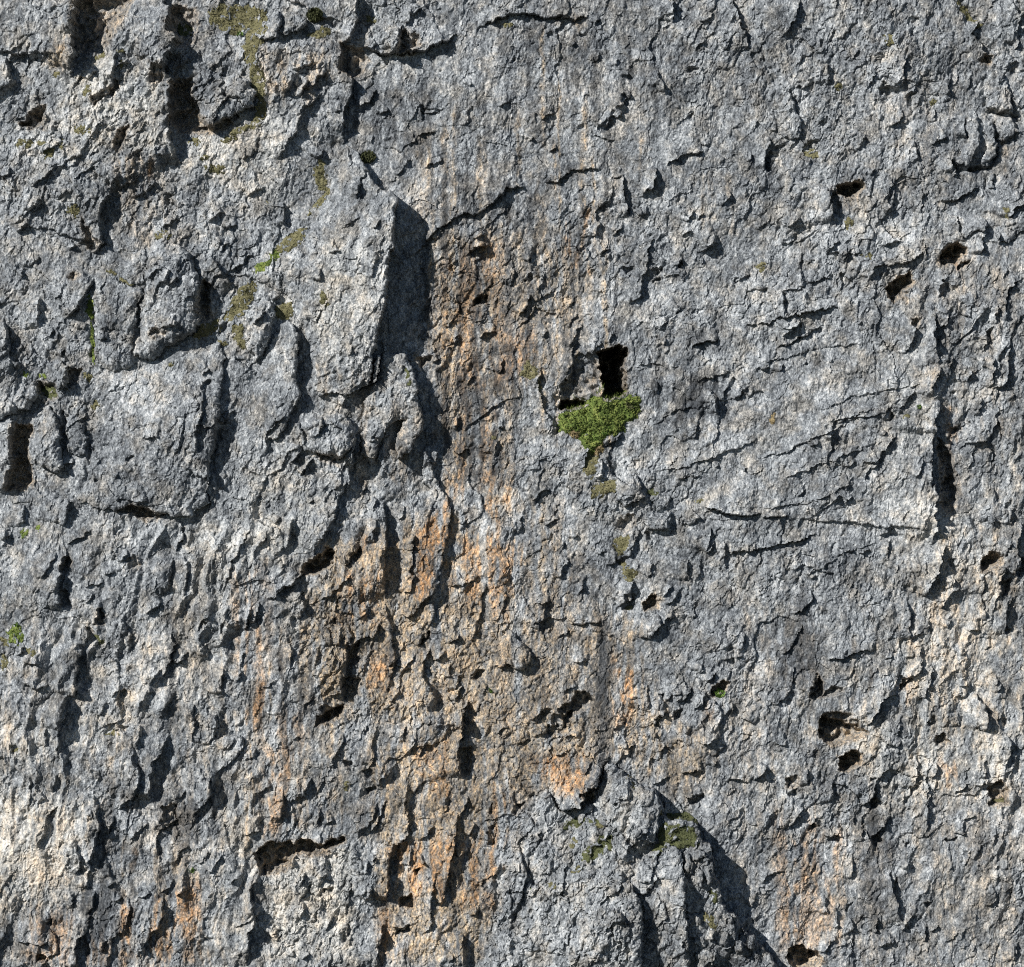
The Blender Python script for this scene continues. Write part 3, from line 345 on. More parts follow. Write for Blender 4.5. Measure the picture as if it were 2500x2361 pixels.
RL = ['topmost left stone of the broken rubble right of the rib', 'flat stone heading the rubble under the big buttress moss', 'outermost upper stone at the right edge of the rubble', 'middle stone of the upper rubble cluster',
      'tall pale stone high in the lower rubble fan', 'left stone of the lower rubble fan', 'rounded stone at the toe of the lower rubble fan', 'far right stone of the rubble at the buttress foot', 'pale cube of rock in the shaded rubble gully',
      'small grey stone high in the shaded rubble gully', 'tiny bright chip of rock beside the rib', 'broad pale boulder at the very bottom right of the buttress', 'little square stone above the broad bottom boulder']
for s, l in zip(RUB, RL): block('rubble_stone', l, P('32', s), er=7, pm=0.5, cat='stone', bulge=3, group='rubble on the right flank of the buttress')
for s, l in (('1720,500,8 1800,500,12 1880,680,18 1890,800,20 1740,820,18 1700,790,14 1715,640,8', 'fractured rectangular block near the right border above the horizontal crack'),
             ('1752,862,8 1905,855,10 1958,960,14 1880,1010,16 1800,1040,14 1768,960,10', 'warm grey squarish block just below the horizontal crack at right border'),
             ('1685,885,8 1722,872,12 1765,960,16 1785,1050,18 1770,1160,18 1700,1228,16 1655,1215,12 1705,1100,10 1695,980,8', 'long curved rock slab like a finger beside the squarish block'),
             ('1555,870,8 1640,855,14 1660,1000,20 1620,1150,22 1560,1230,22 1465,1210,16 1490,1100,10 1540,1000,8', 'rounded drooping rock lobe left of the curved slab'),
             ('1690,1290,8 1752,1270,12 1762,1380,14 1710,1400,10', 'small square rock knob under the curved slab'),
             ('1500,1570,6 1620,1560,10 1690,1620,16 1680,1700,18 1600,1720,14 1510,1750,10', 'smooth bulging rock right of the crack near the right border'),
             ('1880,1570,8 1960,1560,10 1990,1700,10 1880,1790,14 1780,1790,12 1740,1680,8', 'pale lumpy rock at the right border below the mossy notch')):
    block('rock_block', l, P('03', s), er=10, pm=0.55, bulge=3)
block('rock_slab', 'leaf-shaped rock slab with a thin dark shadow on its right', P('03', '150,760,4 230,650,8 290,780,14 335,950,16 330,1000,14 240,1022,12 160,1000,6 135,850,4'), er=9, pm=0.6)
for s, l in (('335,140,3 520,115,4 620,205,6 540,300,7 350,340,6', 'upper bedded block above the dark stepped cracks at right'), ('205,400,6 360,372,4 400,455,5 380,520,6 205,575,7', 'twisted grey wedge in the stepped bedding at right'),
             ('365,352,3 530,322,4 535,450,7 400,462,6', 'middle bedded block beside the twisted wedge')):
    block('rock_block', l, P('13', s), er=7, pm=0.7)
block('boulder', 'pale blocky boulder under the bright moss ledge', P('12', '930,1745,12 1060,1740,16 1095,1800,20') + P('22', '1135,160,22 1120,192,22 990,232,20 920,180,12'), er=9, pm=0.6, cat=bo, bulge=3)
block('boulder', 'cracked grey boulder sitting right below the pale blocky one', P('22', '1110,295,10 1220,270,10 1330,272,16 1330,370,22 1270,412,22 1150,412,20 1100,350,14'), er=10, pm=0.5, cat=bo, bulge=4)
block('boulder', 'small two-topped stone on the cracked grey boulder', P('22', '1165,150,8 1240,140,10 1312,165,14 1310,240,14 1210,262,10'), er=8, pm=0.5, cat=bo, bulge=3)
block('boulder', 'lumpy low stone right of the cracked grey boulder', P('22', '1350,295,6 1440,252,8 1540,270,14 1560,312,14 1440,362,12'), er=9, pm=0.5, cat=bo, bulge=3)
block('rock_knob', 'pale bluish rock lump above the ochre hollow at lower centre', P('21', '1860,1240,8 1930,1170,10') + P('22', '60,1160,12 130,1130,14 220,1230,22 270,1285,26 280,1370,28 240,1462,28 100,1412,24 0,1432,18') + P('21', '1880,1400,10'), er=16, pm=0.5, bulge=8)
block('rock_knob', 'grey rock nub under the small dark hole at centre', P('22', '1100,1075,8 1230,1035,12 1242,1110,16 1180,1205,18 1080,1212,12'), er=10, pm=0.5, bulge=4)
block('rock_knob', 'smooth rounded bulge on the slab right of the cave', P('12', '1340,1110,3 1480,1070,5 1600,1112,10 1670,1200,14 1668,1290,12 1560,1255,8 1500,1395,8 1480,1200,4'), er=14, pm=0.4, bulge=3)
block('rock_block', 'stacked little rock blocks with a groove at the far right', P('23', '1455,1470,6 1530,1460,10 1580,1560,12 1550,1655,10 1470,1650,6'), er=8, pm=0.6)
block('rock_spike', 'thin pointed grey rock spike near the right border', P('23', '1560,1650,6 1600,1615,12 1650,1680,16 1690,1780,16 1690,1900,16 1620,1900,8'), er=8, pm=0.5)
block('rock_prow', 'ochre prow of rock overhanging the tip of the bottom buttress', P('32', '400,380,2 560,330,4 700,320,6 800,400,12 800,500,22 770,560,26 720,560,28 660,640,32 645,690,32 580,730,32 515,705,26 450,610,16 420,500,6'), er=7, pm=0.7, dome=.05)

# ------------------------------------------------------------------ texture of the limestone: facets, ledges, pits
PAT = {}
def region(pts, soft):
    sl = win(pts, soft*1.2); ins, d = inside_poly(pts, sl); sd = np.where(ins, d, -d)
    return sl, sstep(-soft, soft, sd)
def field(base, rows):
    f = np.full(X.shape, base, F)
    for tile, val, soft, s in rows:
        sl, w = region(P(tile, s), soft); f[sl] = f[sl]*(1-w) + val*w
    return f
ROUGH = field(1.0, [
    ('00', 1.35, 80, '-200,300 1300,400 1967,900 1967,1876 -200,1876'), ('10', 1.15, 60, '-200,0 700,0 650,900 500,1876 -200,1876'), ('01', 1.25, 50, '0,0 1300,0 1200,380 700,500 600,1100 0,1500'),
    ('02', 0.55, 60, '-1300,450 600,200 1500,200 1400,1200 -700,1600 -1000,1200'), ('12', 0.55, 50, '1050,800 2400,850 2500,1500 1700,1850 1100,1500'), ('10', 0.85, 40, '700,300 1500,100 1500,1800 650,1800'),
    ('11', 0.85, 40, '100,0 1090,0 900,1000 560,1100'), ('31', 1.3, 50, '0,1000 800,950 1000,300 1900,400 1900,1876 0,1876'), ('21', 1.15, 50, '700,900 1967,900 1967,1876 500,1876'),
    ('32', 1.3, 40, '0,0 1300,0 1300,500 800,400 300,600 0,700'), ('33', 1.1, 60, '0,0 1967,0 1967,1000 0,1000'), ('03', 1.2, 60, '500,0 1400,0 1500,1700 500,1700'), ('20', 1.0, 50, '0,400 1800,300 1800,1876 0,1876')])
sl, w = region(LB, 12); ROUGH[sl] = ROUGH[sl]*(1-w) + 1.7*w
CALM = sstep(-.45, .5, perlin(X/230, Y/260, 25) + .4*perlin(X/90, Y/110, 26)); ROUGH *= .55 + .75*CALM
RIB = field(0.25, [('20', 1, 80, '900,300 1967,300 1967,1876 0,1876 0,1400 500,1000'), ('30', 1.1, 80, '-200,0 1967,0 1900,1876 -200,1876'), ('21', .9, 60, '0,0 1500,0 1500,1876 0,1876'), ('31', .8, 60, '800,0 1967,0 1800,1876 800,1876'),
   ('13', .9, 80, '900,300 2200,300 2200,1876 1200,1876'), ('23', .8, 80, '1100,0 2200,0 2200,1876 700,1876'), ('33', .7, 80, '0,0 2200,0 2200,1876 0,1876'), ('11', .6, 60, '1400,0 1967,0 1967,1876 1400,1876'), ('03', .6, 80, '900,300 1500,300 1500,1876 900,1876'), ('32', .3, 30, '0,600 1700,600 1900,1876 0,1876')])
c, s = math.cos(0.40), math.sin(0.40)
U = X*c + Y*s; V = -X*s + Y*c                       # V runs along the grain, leaning to the right going up
c, s = math.cos(0.17), math.sin(0.17); U2 = X*c + Y*s; V2 = -X*s + Y*c
qx = perlin(X/55, Y/55, 21); qy = perlin(X/55, Y/55, 22); rx = perlin(X/16, Y/16, 23); ry = perlin(X/16, Y/16, 24)
D = 15*perlin(X/330, Y/330, 31) + 9*perlin(X/150, Y/190, 32) + 6*perlin(U/70, V/130, 33)
r1 = 1-2.2*np.abs(perlin((U2+26*qx+14*perlin(X/130, Y/130, 37))/62, (V2+30*qy)/280, 34)); r2 = 1-2.2*np.abs(perlin((U2+12*qy+5*rx)/24, (V2+14*qx)/120, 35))
D += RIB*(14*r1*sstep(-.6, .4, perlin(X/210, Y/210, 38)) + 4*r2*sstep(-.3, .4, perlin(X/120, Y/200, 36)))                                                              # upright ribs and runnels
f1, j1 = facets((U+22*qx+4*rx)/105, (V+22*qy+4*ry)/170, 41, 1.5); D += (5+6*CALM)*f1*(.4+.6*ROUGH)
f2, j2 = facets((U+12*qy+4*rx)/38, (V+12*qx+4*ry)/60, 42, 1.5); D += 3.2*f2*ROUGH - 2*np.exp(-(j2/0.06)**2)*sstep(.0, .4, qy)
f3, j3 = facets((U+6*rx)/14, (V+9*ry)/32, 43, 1.7); D += 3.4*f3*(.35+.65*ROUGH)
f4, j4 = facets((U+2.5*rx)/6.5, (V+4*ry)/14, 44, 1.8); D += 2.0*f4*(.5+.5*ROUGH)
n1 = perlin((U+8*qx)/26, (V+8*qy)/60, 51); D -= 3*ROUGH*np.exp(-(n1/0.05)**2)*sstep(0.1, 0.5, perlin(X/90, Y/90, 52))       # thin grain cracks
n2 = perlin((U+5*rx)/20, (V+5*ry)/34, 53); D -= 6*ROUGH*sstep(0.42, 0.75, n2)*sstep(-0.05, 0.5, perlin(X/170, Y/170, 54))             # solution pits
D += 1.0*ROUGH*perlin(U/13, V/26, 55) + 1.1*perlin(X/5.6, Y/6.5, 56)
CRAG = field(0.0, [('10', .45, 20, '690,300 1450,50 1500,700 980,900 700,950'), ('10', .3, 30, '680,1000 1600,800 1600,1850 600,1850'), ('11', .35, 20, '300,0 1080,0 920,1000 560,1100'),('32', 1, 10, ' '.join('%g,%g' % ((q[0]-1200)/.33045, (q[1]-1740)/.33045) for q in LB)), ('00', 1.1, 14, '1380,560 1520,470 1740,530 1900,680 1890,820 1560,970 1420,940'), ('00', .55, 60, '-100,400 1250,400 1300,1150 300,1250 -100,1100'), ('00', .5, 50, '850,1150 1967,1000 1967,1700 900,1876'),
   ('01', .8, 30, '820,0 1320,20 1280,370 850,330'), ('01', .6, 30, '60,330 650,300 600,560 350,780 80,700'), ('01', .9, 20, '680,1070 870,1150 1000,1390 900,1440 640,1400'), ('10', .6, 40, '-100,600 640,600 640,1300 -100,1400'), ('11', .5, 20, '860,900 1300,900 1300,1600 900,1700'), ('31', .6, 40, '50,1050 800,1000 850,1876 0,1876'), ('22', .5, 40, '1050,0 1500,100 1400,420 1000,420'), ('33', .4, 60, '400,0 900,0 900,1000 100,1000'), ('32', .5, 40, '0,0 1500,0 1600,500 900,330 400,560 0,650'), ('21', .4, 50, '300,1000 1967,1000 1967,1876 300,1876'), ('03', .5, 50, '550,100 1400,200 1450,1500 600,1500')])
f5, j5 = facets((U+10*rx+8*qx)/50, (V+10*ry+8*qy)/92, 45, 1.7); f6, j6 = facets((WX+6*rx)/22, (WY+6*ry)/26, 46, 1.6)
D += CRAG*(11*f5 - 5*np.exp(-(j5/.05)**2) + 3.5*f6)
fade = sstep(0, 1, 1-np.maximum(np.maximum(-60-X, X-2560), np.maximum(-60-Y, Y-2421))/900)
H += (D*(0.4+0.6*fade)).astype(F)

# ------------------------------------------------------------------ staining (what the rock itself is coloured): tan iron stain, rust, dark water streaks, pale fresh faces
STREAK = .8*perlin(X/11+1.2*perlin(X/60, Y/90, 61), Y/480, 62) + .8*perlin(X/25+.8*perlin(X/80, Y/120, 66), Y/620, 67); STREAK2 = perlin(X/60+.8*qx, Y/700, 63); BLOT = perlin(X/60+qx, Y/120+qy, 64); BLOT2 = perlin(X/17, Y/30, 65)
def stain(rows, lo=-.35, hi=.5, kst=.9, kbl=.5):
    f = field(0.0, rows); return np.clip(f*sstep(lo, hi, kst*STREAK + .4*STREAK2 + kbl*BLOT + .3*BLOT2 + (f-.5)*.9), 0, 1).astype(F)
TAN = stain([('20', .28, 120, '-200,900 1967,900 1967,1876 -200,1876'), ('30', .34, 120, '-200,-100 1967,-100 1967,2100 -200,2100'), ('23', .3, 120, '-200,900 2200,600 2200,1876 -200,1876'), ('33', .4, 120, '-500,-100 2200,-100 2200,2100 300,2100'),
    ('01', .55, 60, '1150,1050 1967,1000 1967,1876 1300,1876'), ('02', .45, 60, '0,1250 900,1280 900,1876 0,1876'), ('11', 1.0, 40, '1400,0 1967,0 1967,1876 1430,1876 1350,900'), ('12', .75, 50, '-50,0 900,0 700,700 350,1000 100,1400 -50,1876'),
    ('12', .6, 30, '500,850 850,850 850,1200 500,1280'), ('21', .95, 50, '600,450 1100,350 1967,0 1967,1876 500,1876 300,1300'), ('22', .8, 60, '-50,0 500,200 700,900 1100,1000 1300,1876 -50,1876'), ('31', 1.0, 40, '850,250 1950,-50 1900,900 1830,1500 1780,1876 1000,1876'),
    ('31', .5, 60, '0,0 900,0 850,900 0,900'), ('32', .9, 40, '0,0 1400,0 1700,350 1500,650 1150,520 900,330 700,640 300,600 100,1000 0,1480'), ('33', .5, 60, '200,500 700,900 700,1700 200,1700'), ('33', .7, 60, '1100,100 1700,200 1700,1200 1000,1250'), ('33', .3, 80, '0,0 1967,0 1967,1876 0,1876'),
    ('23', .45, 60, '1300,500 1967,0 1967,1876 400,1876 900,1400'), ('13', .8, 25, '960,380 1150,260 1180,460 1040,560'), ('13', .6, 40, '1180,1000 1500,950 1560,1876 1400,1876 1420,1300'), ('13', .35, 60, '1200,0 1967,0 1967,1876 1400,1876'),
    ('01', .7, 40, '50,320 650,330 650,560 400,800 100,700'), ('00', .8, 20, '470,250 545,270 530,530 400,540 300,480'), ('00', .7, 25, '820,1150 1160,1150 1150,1400 880,1450'), ('00', .4, 40, '850,1400 1300,1380 1300,1870 880,1870'),
    ('00', .5, 30, '560,20 880,20 850,200 650,200'), ('03', .35, 60, '1000,400 1500,400 1500,1500 1000,1500'), ('03', .7, 20, '640,1430 800,1400 780,1530 620,1540'), ('03', .45, 30, '1760,860 1967,850 1967,1400 1780,1400'),
    ('11', .5, 30, '520,950 900,1000 850,1260 520,1230'), ('11', .5, 50, '860,1100 1320,1100 1300,1876 700,1876'), ('20', .5, 40, '1750,900 1967,800 1967,1876 1700,1876'), ('30', .7, 40, '900,950 1250,900 1500,1250 1500,1650 1200,1876 850,1876'), ('30', .35, 60, '1400,0 1967,0 1967,1000 1500,1000'),
    ('20', .6, 20, '930,600 1060,600 1040,720 900,730'), ('20', .6, 20, '680,1000 800,1000 790,1130 700,1120'), ('20', .5, 25, '840,1500 960,1490 900,1720 840,1700'), ('10', .5, 25, '220,1200 330,1200 330,1740 230,1700'), ('02', .6, 15, '610,100 720,100 700,370 620,360'), ('02', .5, 30, '1640,250 1850,250 1850,800 1680,800'), ('02', .5, 40, '1550,1300 1800,1300 1800,1700 1550,1700')])
RUST = stain([('30', .8, 40, '250,1500 560,1500 520,1876 200,1876'), ('30', .7, 40, '600,1700 1500,1500 1500,1876 600,1876'), ('20', .6, 40, '1700,700 1967,600 1967,1500 1750,1500'), ('31', .6, 30, '150,0 420,0 350,900 120,900'), ('11', .55, 40, '1450,100 1900,0 1900,1876 1500,1876'), ('21', .6, 40, '1500,0 1967,0 1967,1100 1500,900'), ('33', .6, 40, '150,800 650,850 600,1750 150,1750'),
    ('02', .9, 12, '545,1480 610,1480 600,1876 540,1876'), ('02', .9, 9, '675,1470 725,1470 715,1790 680,1790'), ('12', .9, 14, '590,20 650,20 650,230 590,230'), ('12', .8, 10, '690,60 730,60 720,260 690,260'), ('12', .7, 25, '100,700 330,650 300,1000 50,1050'),
    ('21', .95, 16, '1250,450 1490,150 1490,470 1440,800 1350,900 1220,900'), ('21', .7, 30, '700,700 1000,700 950,1100 700,1100'), ('21', .6, 30, '850,1350 1080,1350 1040,1600 840,1600'), ('22', .7, 30, '0,450 250,500 250,800 0,900'), ('22', .95, 16, '900,1350 1080,1450 1060,1650 1010,1876 920,1876'), ('22', .8, 15, '1540,1700 1630,1680 1620,1800 1550,1800'),
    ('32', .95, 12, '910,0 1010,0 990,200 930,190'), ('32', .8, 20, '300,350 700,300 760,420 640,640 480,600 420,480 310,560'), ('32', .7, 20, '0,500 150,650 100,1150 0,1500'), ('31', .8, 25, '1050,1000 1550,900 1480,1400 1200,1400'), ('31', .8, 20, '1000,1400 1100,1300 1080,1876 1000,1876'), ('31', .9, 14, '185,300 340,250 320,480 200,520'), ('31', .9, 14, '110,850 230,820 150,950'), ('31', .7, 25, '1600,800 1900,850 1850,1450 1600,1450'), ('31', .6, 30, '1200,250 1500,200 1550,700 1250,500'),
    ('20', .9, 14, '1880,1500 1967,1480 1967,1876 1820,1876'), ('30', .95, 14, '1820,0 1910,0 1880,140 1840,140'), ('30', .9, 18, '950,1000 1100,980 1100,1300 980,1330'), ('30', .95, 14, '870,1450 1050,1400 960,1650 880,1600'), ('30', .95, 9, '1130,1350 1170,1350 1160,1600 1110,1650'), ('30', .9, 18, '1240,1340 1490,1240 1480,1500 1370,1600 1250,1560'), ('30', .9, 12, '890,1620 1000,1600 990,1876 900,1876'),
    ('33', .9, 12, '220,1250 310,1250 300,1700 220,1700'), ('33', .8, 9, '560,980 610,980 600,1090 570,1090'), ('33', .7, 20, '1330,360 1540,380 1500,600 1380,560'), ('00', .8, 12, '1060,1180 1150,1180 1140,1330 1080,1330'), ('13', .8, 10, '1420,150 1500,150 1480,260 1420,220'), ('13', .7, 14, '1370,1250 1470,1250 1480,1600 1420,1560'), ('01', .6, 8, '1490,1150 1540,1150 1545,1570 1510,1570'), ('10', .7, 8, '1170,720 1200,720 1195,800 1170,800'), ('23', .6, 20, '1000,1500 1120,1500 1100,1680 1000,1660'), ('21', .9, 12, '860,450 960,450 930,540 880,550')], lo=-.25, hi=.45, kst=1.2)
DARK = stain([
    ('01', .6, 70, '700,560 1500,420 1967,300 1967,1200 1100,1300 760,1100'), ('02', .6, 70, '-100,150 1500,200 1500,700 -100,900'), ('02', .55, 40, '700,0 1500,0 1500,350 800,350'), ('02', .8, 14, '265,1310 335,1310 325,1700 265,1700'), ('12', .75, 60, '1050,950 2100,1000 2100,1350 1400,1500 1050,1500'),
    ('12', .5, 50, '1100,650 1700,650 1700,900 1100,900'), ('11', .8, 12, '1640,1180 1780,1150 1740,1700 1620,1750'), ('11', .6, 20, '1700,300 1900,250 1850,700 1700,700'), ('22', .9, 12, '765,1100 890,1080 880,1876 785,1876'), ('22', .45, 60, '500,600 1000,500 1000,1000 500,1000'), ('30', .85, 30, '560,1250 900,1200 900,1650 640,1850 540,1850'), ('30', .6, 40, '750,480 1100,500 1000,1100 760,1200'), ('30', .5, 60, '1100,550 1560,550 1500,1000 1100,1100'),
    ('00', .5, 60, '-100,-60 550,-60 520,400 0,450'), ('10', .45, 60, '700,300 1500,150 1500,750 700,950'), ('10', .4, 60, '650,1300 1600,1300 1550,1900 600,1900'), ('33', .6, 40, '700,700 1080,700 1100,1500 800,1500'), ('33', .5, 30, '1640,900 1967,1200 1700,1700'), ('32', .6, 30, '0,330 300,350 290,560 0,700'), ('03', .5, 40, '0,0 320,0 250,250 60,350'), ('23', .5, 60, '0,500 700,600 700,1400 200,1500 0,1300'), ('21', .6, 20, '1480,860 1700,900 1680,1080 1460,1080'), ('20', .35, 60, '1100,550 1400,550 1300,1000 1100,950'), ('23', .6, 25, '180,1050 330,1050 260,1560 150,1500'), ('23', .6, 20, '760,1400 920,1400 860,1640 760,1640')], lo=-.25, hi=.5, kst=.9)
PALE = stain([
    ('31', 1.0, 40, '60,1050 800,980 850,1876 0,1876'), ('31', .6, 50, '0,0 800,0 800,700 0,700'), ('11', .7, 40, '560,0 1090,0 930,1000 560,1000 400,600'), ('00', .8, 60, '500,420 1300,420 1300,1150 700,1200 100,1000'), ('00', .8, 60, '1330,900 1967,900 1967,1500 1300,1200'), ('01', .7, 50, '0,600 400,800 350,1500 0,1600'), ('21', .7, 60, '0,0 720,0 500,550 0,900'), ('20', .7, 60, '1300,400 1967,300 1967,900 1400,1200'),
    ('30', .95, 60, '-200,550 700,600 600,1300 -200,1700'), ('30', .8, 60, '-200,0 1000,0 1000,400 -200,450'), ('30', .7, 60, '1500,100 1967,0 1967,1876 1500,1876'), ('20', .6, 80, '500,900 1800,900 1800,1876 300,1876'), ('32', .35, 40, '350,650 900,400 1250,600 1500,1000 1900,1876 300,1876 200,1000'), ('33', .8, 70, '300,0 1967,0 1967,700 900,700'), ('33', .6, 70, '200,950 700,950 700,1700 300,1700'), ('33', .5, 70, '1100,1200 1967,1000 1967,1876 1100,1876'), ('23', .75, 70, '1000,200 1300,0 1967,800 1967,1876 900,1876 1200,900'), ('13', .5, 60, '500,1400 1300,1200 1300,1876 600,1876'), ('13', .5, 60, '900,500 1300,500 1300,1200 900,1200'), ('22', .5, 50, '0,1100 300,1100 300,1500 0,1500'), ('02', .35, 60, '1500,500 1967,600 1967,1876 1500,1876'), ('20', .5, 50, '0,500 450,450 450,950 0,1000'), ('13', .6, 40, '1500,1520 1967,1500 1967,1876 1520,1876')], lo=-.5, hi=.5, kst=.3)
# thin ochre drip lines on the upper slab
g = np.zeros(X.shape, F)
for tx, y0, y1, wd in ((1085,300,700,7),(1100,380,560,4),(1110,260,520,5),(1170,330,560,5),(1265,270,430,5),(1325,60,200,5),(1355,330,460,4),(1566,330,410,5),(1330,480,640,6),(1180,700,1180,10),(1420,480,700,5)):
    g = np.maximum(g, np.exp(-((WX-tx)/wd)**2)*sstep(y0-20, y0+30, Y)*sstep(y1+60, y1-40, Y)*sstep(-.4, .4, BLOT2+.4))
TAN = np.maximum(TAN, g*.9).astype(F)
g = np.zeros(X.shape, F)
for tx, y0, y1, wd in ((1125,380,760,9),(1150,240,640,7),(1205,200,560,12),(1240,420,900,10),(1295,440,700,12),(1165,620,1100,14),(1160,960,1240,18),(1380,60,420,10),(1450,80,300,9),(1215,860,1260,9),(1475,1500,1860,18),(1480,300,520,8),(1040,560,800,8),(1090,900,1130,8),(1600,40,300,10),
                       (760,1560,1800,8),(700,1700,2000,9),(420,1480,1700,10),(520,1750,2050,9),(250,2000,2300,14),(2140,1900,2200,12),(1900,1500,1700,14),(330,2050,2300,12)):
    g = np.maximum(g, np.exp(-((WX-tx-6*perlin(X*0+tx, Y/120, 68))/wd)**2)*sstep(y0-30, y0+40, Y)*sstep(y1+90, y1-60, Y)*sstep(-.5, .3, BLOT2+.3))
R = random.Random(5); gt = np.zeros(X.shape, F)
for k in range(64):
    tx = R.uniform(1045, 1500) if k < 50 else R.uniform(500, 1000); y0 = R.uniform(120, 900) if k < 50 else R.uniform(1500, 1900); y1 = y0+R.uniform(120, 420); wd = R.uniform(2.5, 7)
    i0, i1 = np.searchsorted(AX, tx-45), np.searchsorted(AX, tx+45); q = np.s_[:, i0:i1]
    v = np.exp(-((WX[q]*.5+X[q]*.5-tx-9*perlin(X[q]*0+tx*.7, Y[q]/110, 69))/wd)**2)*sstep(y0-15, y0+60, Y[q])*sstep(y1+80, y1-80, Y[q])*sstep(-.6, .3, BLOT2[q]+.25)
    a = g if k % 2 else gt; a[q] = np.maximum(a[q], v)
TAN = np.maximum(TAN, gt).astype(F); g *= sstep(-.7, .2, STREAK + .5*BLOT2); DARK = np.maximum(DARK, g).astype(F); TAN *= 1-.7*g
sl, w = region(LB, 8); TAN[sl] *= 1-.8*w; RUST[sl] *= 1-.9*w
for sl, w in PITS: TAN[sl] = np.maximum(TAN[sl], .85*w); PALE[sl] *= 1-w

# ------------------------------------------------------------------ materials
def node(nt, kind, **kw):
    n = nt.nodes.new(kind)
    for k, v in kw.items(): setattr(n, k, v)
    return n
def mat(name, rough=0.9):
    m = bpy.data.materials.new(name); m.use_nodes = True
    b = m.node_tree.nodes['Principled BSDF']; b.inputs['Roughness'].default_value = rough
    b.inputs['Specular IOR Level'].default_value = 0.25
    return m, m.node_tree, b
def noise(nt, vec, scale, detail=2.0, rough=0.55):
    n = node(nt, 'ShaderNodeTexNoise'); n.inputs['Scale'].default_value = scale; n.inputs['Detail'].default_value = detail; n.inputs['Roughness'].default_value = rough
    nt.links.new(vec, n.inputs['Vector']); return n.outputs['Fac']
def ramp(nt, fac, stops):
    r = node(nt, 'ShaderNodeValToRGB'); e = r.color_ramp.elements
    while len(e) < len(stops): e.new(0.5)
    for q, (p, c) in zip(e, stops): q.position = p; q.color = (*c, 1) if len(c) == 3 else c
    nt.links.new(fac, r.inputs[0]); return r.outputs[0]
def mixc(nt, fac, a, b, kind='MIX'):
    n = node(nt, 'ShaderNodeMix', data_type='RGBA', blend_type=kind); L = nt.links
    if isinstance(fac, float): n.inputs[0].default_value = fac
    else: L.new(fac, n.inputs[0])
    for v, i in ((a, 6), (b, 7)):
        if isinstance(v, tuple): n.inputs[i].default_value = (*v, 1)
        else: L.new(v, n.inputs[i])
    return n.outputs[2]
def math_(nt, op, a, b):
    n = node(nt, 'ShaderNodeMath', operation=op)
    for v, i in ((a, 0), (b, 1)):
        if isinstance(v, (int, float)): n.inputs[i].default_value = v
        else: nt.links.new(v, n.inputs[i])
    return n.outputs[0]

ROCK, nt, bs = mat('weathered_limestone', 0.92)
pos = node(nt, 'ShaderNodeNewGeometry').outputs['Position']
def stretched(sc):
    m = node(nt, 'ShaderNodeMapping'); m.inputs['Scale'].default_value = sc; m.inputs['Rotation'].default_value = (0, math.radians(22), 0); nt.links.new(pos, m.inputs[0]); return m.outputs[0]
nA = noise(nt, pos, 0.5, 3); nB = noise(nt, stretched((1, 1, .6)), 2.6, 9, .74); nC = noise(nt, stretched((1, 1, .55)), 9, 4, .7); nD = noise(nt, stretched((1, 1, .6)), 27, 2, .6)
nW = noise(nt, pos, 1.7, 5, .6); nE = noise(nt, stretched((1, 1, .5)), 17, 3, .6)
tone = math_(nt, 'ADD', math_(nt, 'ADD', math_(nt, 'MULTIPLY', nA, .16), math_(nt, 'MULTIPLY', nB, .30)), math_(nt, 'ADD', math_(nt, 'MULTIPLY', nC, .28), math_(nt, 'MULTIPLY', nD, .26)))
def attr(n): return node(nt, 'ShaderNodeAttribute', attribute_name=n).outputs['Fac']
aP, aK, aT, aR = attr('pale'), attr('dark'), attr('tan'), attr('rust')
tone = math_(nt, 'ADD', tone, math_(nt, 'SUBTRACT', math_(nt, 'MULTIPLY', aP, .05), math_(nt, 'MULTIPLY', aK, .09)))
base = ramp(nt, tone, [(.40, (.050, .056, .063)), (.455, (.115, .126, .137)), (.50, (.205, .221, .235)), (.54, (.335, .355, .367)), (.60, (.58, .59, .59))])
fine = ramp(nt, nC, [(.36, (.25,)*3), (.58, (1,)*3)])
warm = ramp(nt, nW, [(.46, (0,)*3), (.64, (1,)*3)])
col = mixc(nt, math_(nt, 'MULTIPLY', warm, .65), base, (1.12, .97, .80), 'MULTIPLY')
col = mixc(nt, math_(nt, 'MULTIPLY', aP, .8), col, (1.06, 1.0, .91), 'MULTIPLY')
col = mixc(nt, math_(nt, 'MULTIPLY', aT, math_(nt, 'MULTIPLY', fine, 1.0)), col, (1.24, .95, .65), 'MULTIPLY')
col = mixc(nt, math_(nt, 'MULTIPLY', aR, math_(nt, 'MULTIPLY', fine, 1.0)), col, (1.20, .84, .56), 'MULTIPLY')
nt.links.new(col, bs.inputs['Base Color'])
crease = math_(nt, 'MINIMUM', math_(nt, 'ABSOLUTE', math_(nt, 'SUBTRACT', nE, .5), 0), .09)
bh = math_(nt, 'ADD', math_(nt, 'ADD', math_(nt, 'MULTIPLY', nC, 1.2), math_(nt, 'MULTIPLY', nD, .6)), math_(nt, 'MULTIPLY', crease, 2.2))
bmp = node(nt, 'ShaderNodeBump'); bmp.inputs['Strength'].default_value = 0.6; bmp.inputs['Distance'].default_value = 0.06
nt.links.new(bh, bmp.inputs['Height']); nt.links.new(bmp.outputs[0], bs.inputs['Normal'])

